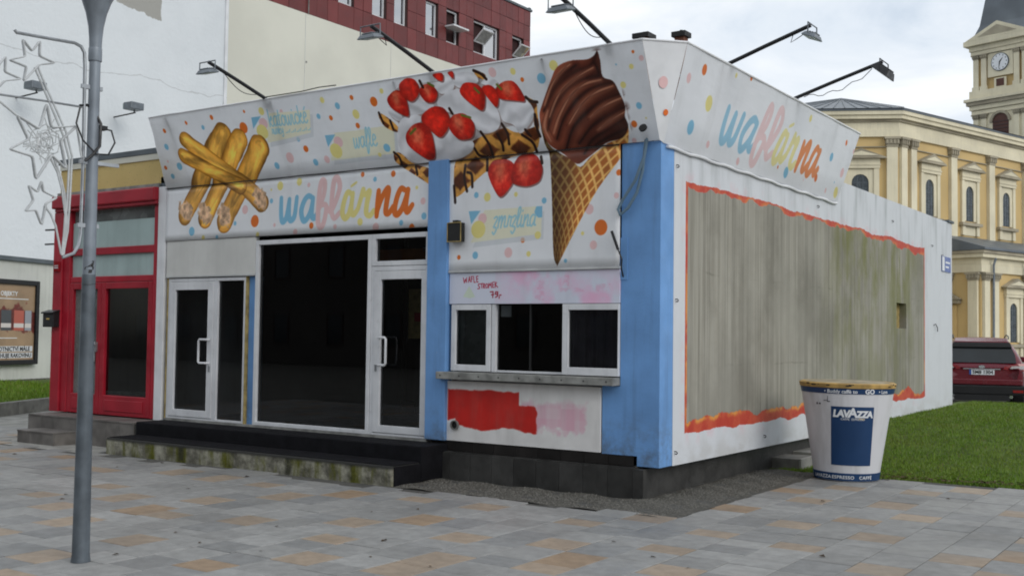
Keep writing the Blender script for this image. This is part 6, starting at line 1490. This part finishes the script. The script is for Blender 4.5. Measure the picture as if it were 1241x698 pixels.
pilaster(FS, 0.45, 0.62, 0, 5.93, .2, .5); pilaster(FS, 1.55, 0.6, 0, 5.93, .2, .5); pilaster(FS, 5.6, 0.7, 0, 5.93, .2, .5); pilaster(FS, 10.4, 0.7, 0, 5.93, .2, .5)
pilaster(FE, AO - .45, 0.62, 0, 5.93, .2, .5); pilaster(FE, 0.8, 0.62, 0, 5.93, .2, .5)
for s in (3.9, 8.0, 12.8): church_window(FS, s, 1.6, 4.1, 0.45, 5.6)
dr = W(); wbox(dr, FE, 0.15, 1.45, 0, .12, 0, 3.9); dr = dr.build('side_door', M['ochre'], ch)
q = W(); wbox(q, FE, -.2, 1.7, 0, .3, 4.0, 4.25); q.prism([(-.3, 4.26), (1.8, 4.26), (.75, 4.85)], lambda a, b: FE(a, .4, b), lambda a, b: FE(a, 0, b)); q.build('door_pediment', M['stoned'], dr)
# tower
TX, TY, TH = 31.1, 9.8, 2.5
g = W(); g.box(TX, TX + 5.0, TY - TH, TY + TH, 14, 22.2); g.build('tower_lower_stage', M['stonec'], ch)
g = W(); g.box(TX + .2, TX + 4.8, TY - TH + .2, TY + TH - .2, 23.3, 27.4); g.build('tower_clock_stage', M['ochre'], ch)
sq = lambda e_: [(TX + 5.0 + e_, TY - TH - e_), (TX + 5.0 + e_, TY + TH + e_), (TX - e_, TY + TH + e_), (TX - e_, TY - TH - e_)]
def slab(e_, z0, z1, name, mat):
    x0, x1, y0, y1 = TX - e_, TX + 5.0 + e_, TY - TH - e_, TY + TH + e_; return W().box(x0, x1, y0, y1, z0, z1).build(name, mat, ch)
slab(.12, 21.6, 21.95, 'tower_architrave', M['stonec']); slab(.25, 22.0, 22.4, 'tower_frieze', M['stonec']); slab(.45, 22.41, 22.72, 'tower_cornice', M['stoned']); slab(.6, 22.73, 22.98, 'tower_cornice_lip', M['stonec']); slab(.25, 22.99, 23.7, 'tower_parapet', M['stonec'])
slab(.15, 26.9, 27.25, 'tower_architrave', M['stonec']); slab(.25, 27.26, 27.7, 'tower_frieze', M['stonec']); slab(.6, 27.71, 28.15, 'tower_cornice', M['stonec'])
FT = wallframe((TX, TY + TH), (0, -1)); FT2 = wallframe((TX, TY - TH), (1, 0))
for F in (FT, FT2):
    for s in (0.3, 1.02, 3.98, 4.7):
        pilaster(F, s, 0.48, 23.7, 26.9, .12, .4); pilaster(F, s, 0.48, 14, 21.6, .14, .45)
    q = W(); q.prism([(-.45, 28.16), (5.45, 28.16), (2.5, 29.5)], lambda a, b: F(a, .6, b), lambda a, b: F(a, -.5, b)); pg = q.build('tower_gable', M['stonec'], ch)
    q = W(); q.prism([(.7, 28.36), (4.3, 28.36), (2.5, 29.18)], lambda a, b: F(a, .62, b), lambda a, b: F(a, .605, b)); q.build('gable_field', M['stoned'], pg)
    q = W(); q.prism(arch_pts(2.5, 0.72, 18.5, 20.75), lambda a, b: F(a, .03, b), lambda a, b: F(a, .0, b)); lv = q.build('louvre_window', M['louvre'], ch)
    q = W()
    for k in range(8): wbox(q, F, 1.8, 3.2, .03, .07, 18.6 + k * .3, 18.72 + k * .3)
    q.build('louvre_slat', M['brown'], lv)
    q = W(); nA = 10
    for k in range(nA):
        a0, a1 = math.pi * k / nA, math.pi * (k + 1) / nA; pp = lambda a, r: (2.5 + r * math.cos(a), 20.75 + r * math.sin(a))
        q.hull8([F(*(pp(a0, 0.73)[0], .16, pp(a0, 0.73)[1])), F(pp(a0, 0.95)[0], .16, pp(a0, 0.95)[1]), F(pp(a1, 0.95)[0], .16, pp(a1, 0.95)[1]), F(pp(a1, 0.73)[0], .16, pp(a1, 0.73)[1]),
                 F(pp(a0, 0.73)[0], 0, pp(a0, 0.73)[1]), F(pp(a0, 0.95)[0], 0, pp(a0, 0.95)[1]), F(pp(a1, 0.95)[0], 0, pp(a1, 0.95)[1]), F(pp(a1, 0.73)[0], 0, pp(a1, 0.73)[1])])
    q.build('arch_moulding', M['stoned'], lv)
    q = W(); wbox(q, F, 1.35, 3.65, -.19, .02, 24.75, 26.85); cl_ = q.build('clock_panel', M['stonec'], ch)
    q = W(); q.prism([(2.5 + .80 * math.cos(t * math.pi / 16), 25.95 + .80 * math.sin(t * math.pi / 16)) for t in range(32)], lambda a, b: F(a, .10, b), lambda a, b: F(a, .021, b)); q.build('clock_rim', M['coping'], cl_)
    q = W(); q.prism([(2.5 + .73 * math.cos(t * math.pi / 16), 25.95 + .73 * math.sin(t * math.pi / 16)) for t in range(32)], lambda a, b: F(a, .13, b), lambda a, b: F(a, .101, b)); q.build('clock_face', M['clock'], cl_)
    def hand(ang, L_, w_, nm):
        dx, dz = math.sin(ang), math.cos(ang); q = W(); q.prism([(2.5 - dz * w_, 25.95 + dx * w_), (2.5 + dz * w_, 25.95 - dx * w_), (2.5 + dx * L_, 25.95 + dz * L_)], lambda a, b: F(a, .16, b), lambda a, b: F(a, .135, b)); q.build(nm, M['ink'], cl_)
    hand(R(40), .45, .06, 'hour_hand'); hand(R(188), .62, .05, 'minute_hand')
    for k in range(12):
        a = k * math.pi / 6; q = W(); x0, z0 = 2.5 + .61 * math.sin(a), 25.95 + .61 * math.cos(a); wbox(q, F, x0 - .03, x0 + .03, .131, .145, z0 - .05, z0 + .05); q.build('hour_mark', M['ink'], cl_)
    q = W(); wbox(q, F, 1.95, 3.05, 0, .05, 23.75, 24.6); bx_ = q.build('small_window', M['stonec'], ch); q = W(); wbox(q, F, 2.15, 2.85, .051, .07, 23.85, 24.5); q.build('pane', M['louvre'], bx_)
g = W(); hx, hy = TX + 2.5, TY
ring = lambda r, z: [(hx - r, hy - r, z), (hx + r, hy - r, z), (hx + r, hy + r, z), (hx - r, hy + r, z)]
pr = [(2.95, 28.16), (2.4, 28.8), (2.1, 29.6), (1.75, 32.0), (1.1, 36.5), (0.2, 41.0)]
vs_ = [p for r_, z in pr for p in ring(r_, z)]
g.add(vs_, [(i*4+k, i*4+(k+1)%4, i*4+4+(k+1)%4, i*4+4+k) for i in range(len(pr)-1) for k in range(4)] + [(20, 21, 22, 23)])
g.build('spire', M['slate'], ch)
for s in (1.02, 5.05):
    W().tube([FS(s, .45, 6.85), FS(s, .30, 6.4), FS(s, .28, 0.3)], 0.075, 8).build('downpipe', M['pole'], ch, smooth=True)
# ---------------------------------------------------------------- parked red car seen from behind
car = thing('parked_car', (-0.22, 17.0, 0.102), R(13.0), 'dark red estate car parked on the road behind the lawn, seen from the rear', 'car')
# local +y is forward, rear bumper at y = 0; stations along y: (y, z_bottom, half width low, z_belt, half width belt, z_top, half width top)
ST = [(0.00, 0.48, 0.74, 0.92, 0.80, 0.96, 0.74), (0.05, 0.36, 0.84, 0.98, 0.87, 1.02, 0.78), (0.16, 0.30, 0.90, 1.02, 0.915, 1.18, 0.74), (0.42, 0.28, 0.92, 1.04, 0.925, 1.56, 0.63), (0.80, 0.27, 0.92, 1.04, 0.93, 1.66, 0.62), (1.6, 0.26, 0.92, 1.02, 0.93, 1.69, 0.63), (2.4, 0.26, 0.92, 1.00, 0.93, 1.66, 0.62), (3.0, 0.26, 0.92, 0.99, 0.93, 1.36, 0.66), (3.45, 0.26, 0.92, 0.98, 0.92, 1.07, 0.78), (4.2, 0.28, 0.88, 0.90, 0.86, 0.96, 0.70), (4.48, 0.36, 0.70, 0.72, 0.72, 0.78, 0.6)]
g = W(); vs_ = []; nS = 14
for (y, zb, wl, zm, wm, zt, wt) in ST:
    half = [(wl * .8, zb), (wl, zb + .08), (wl + .01, (zb + zm) / 2), (wm, zm), ((wm * .55 + wt * .45) if zt - zm > .15 else (wm + wt) / 2, zm + (zt - zm) * .55), (wt, zt - (.06 if zt - zm > .15 else .015)), (wt * .8, zt)]
    vs_ += [(x, y, z) for x, z in half] + [(-x, y, z) for x, z in reversed(half)]
g.add(vs_, [(i*nS+k, i*nS+(k+1)%nS, (i+1)*nS+(k+1)%nS, (i+1)*nS+k) for i in range(len(ST)-1) for k in range(nS)] + [tuple(range(nS)), tuple(range((len(ST)-1)*nS, len(ST)*nS))[::-1]])
me = g.mesh('body', M['carred']); body = obj('body', me, car); me.polygons.foreach_set('use_smooth', [True] * len(me.polygons))
md = body.modifiers.new('smooth', 'SUBSURF'); md.levels = 2; md.render_levels = 2
# tailgate glass, spoiler, bumper and lamps
def patch(pts, name, mat, parent, th=0.02):
    g = W(); n_ = len(pts); g.add([(x, y, z) for x, y, z in pts] + [(x, y + th, z) for x, y, z in pts], [tuple(range(n_)), tuple(range(n_, 2*n_))[::-1]] + [(i, (i+1)%n_, n_+(i+1)%n_, n_+i) for i in range(n_)]); return g.build(name, mat, parent)
patch([(-.74, .06, 1.08), (.74, .06, 1.08), (.71, .14, 1.28), (.62, .215, 1.495), (-.62, .215, 1.495), (-.71, .14, 1.28)], 'rear_window', M['carglass'], car, .06)
W().hull8([(-.66, .13, 1.43), (.66, .13, 1.43), (.64, .55, 1.47), (-.64, .55, 1.47), (-.62, .15, 1.545), (.62, .15, 1.545), (.60, .60, 1.59), (-.60, .60, 1.59)]).build('spoiler', M['plastic'], car, bevel=0.02)
W().hull8([(-.61, .16, 1.547), (.61, .16, 1.547), (.60, .62, 1.592), (-.60, .62, 1.592), (-.58, .18, 1.575), (.58, .18, 1.575), (.57, .62, 1.66), (-.57, .62, 1.66)]).build('roof_lip', M['carred'], car, bevel=0.02)
W().tube([(-.02, .10, 1.075), (-.2, .13, 1.10), (-.36, .14, 1.115)], 0.012, 6).build('wiper', M['plastic'], car)
W().hull8([(-.93, -.04, .34), (.93, -.04, .34), (.93, .35, .30), (-.93, .35, .30), (-.93, -.05, .56), (.93, -.05, .56), (.94, .35, .58), (-.94, .35, .58)]).build('bumper', M['plastic'], car, bevel=0.03)
W().box(-.86, .86, -.055, .04, .57, .70).build('bumper_upper', M['carred'], car, bevel=0.02)
W().box(-.6, .6, -.03, .5, .2, .34).build('underbody', M['plastic'], car)
for s in (-1, 1):
    tlm = patch([(s*.46, -.015, .93), (s*.92, .05, .89), (s*.935, .11, 1.07), (s*.76, .03, 1.065), (s*.48, -.012, 1.0)][::1 if s > 0 else -1], 'tail_light', M['lampred'], car, .03)
    patch([(s*.60, -.01, .95), (s*.90, .035, .935), (s*.905, .045, 1.02), (s*.64, -.008, 1.01)][::1 if s > 0 else -1], 'lamp_lens', M['lampclear'], tlm, .02)
    patch([(s*.66, -.06, .40), (s*.88, -.055, .40), (s*.88, -.055, .46), (s*.66, -.06, .46)][::1 if s > 0 else -1], 'rear_reflector', M['lampred'], car, .01)
    W().tube([(s*.60, .62, 1.64), (s*.605, .72, 1.695), (s*.61, 1.6, 1.735), (s*.605, 2.3, 1.70), (s*.60, 2.42, 1.65)], 0.014, 6).build('roof_rail', M['black'], car, smooth=True)
    g = W(); g.add([(s*x, y, z) for x, y, z in [(.80, .62, 1.10), (.83, 2.85, 1.07), (.70, 2.45, 1.50), (.685, .75, 1.50)]] , [(0, 1, 2, 3)]); g.build('side_window', M['carglass'], car)
    W().hull8([(s*.92, 2.65, 1.06), (s*1.10, 2.62, 1.06), (s*1.10, 2.75, 1.06), (s*.92, 2.78, 1.06), (s*.92, 2.65, 1.2), (s*1.08, 2.62, 1.2), (s*1.08, 2.74, 1.2), (s*.92, 2.78, 1.2)]).build('mirror', M['carred'], car, bevel=0.02)
    W().tube([(s*.62, -.03, .30), (s*.62, .2, .30)], 0.04, 10).build('exhaust', M['chrome'], car)
    for y in (.82, 3.55):
        t_ = W().tube([(s*.70, y, .34), (s*.93, y, .34)], 0.34, 28).build('wheel', M['tyre'], car, smooth=True)
        W().tube([(s*.90, y, .34), (s*.938, y, .34)], 0.22, 20).build('rim', M['steel'], t_, smooth=True)
plt = W().box(-.27, .27, -.012, .02, .80, .915).build('license_plate', M['plate'], car)
W().box(-.27, -.225, -.0145, -.0125, .80, .915).build('plate_band', M['signblue'], plt)
lettering('plate_lettering', '5M8 1304', 0.11, M['ink'], lambda x, y: (x + .02, -.016, .857 + y), plt, 0.003)
W().lathe([(0.001, 0), (0.05, 0.0), (0.045, 0.012)], 16).build('emblem', M['chrome'], car).matrix_basis = Matrix.Translation((0, .005, .985)) @ Matrix.Rotation(R(90), 4, 'X') @ Matrix.Diagonal((1.5, .8, 1, 1))
W().box(-.4, .4, -.02, .01, .925, .945).build('trim_strip', M['chrome'], car)

# ---------------------------------------------------------------- unseen terrace, added to darken the shop glass reflections and the kiosk front
M['terrace'] = simple('brown_grey_render', (0.085, 0.075, 0.066), 0.85, 0.15, 0.4)
op = thing('added_dark_terrace', (-100, -33, 0), 0, 'unseen long brown grey terrace added across the square to darken the shop glass', 'building')
W().box(0, 112, -10, 0, -0.1, 13.0).build('wall', M['terrace'], op)
W().prism([(-10.6, 13.01), (0.6, 13.01), (-5, 16.5)], lambda a, b: (-.5, a, b), lambda a, b: (112.5, a, b)).build('roof', M['slate'], op)
wm_ = W().frame(-0.6, 0.6, 0, 1.7, 0.07, 0.005, 0.06).mesh('window', M['brown']); pm_ = W().box(-0.53, 0.53, 0.004, 0.02, 0.07, 1.63).mesh('pane', M['carglass'])
for k in range(27):
    for z in (1.0, 4.6, 7.6, 10.4):
        o_ = share('window', wm_, (2.5 + k * 4.1, 0, z), op); share('pane', pm_, (0, 0, 0), o_)
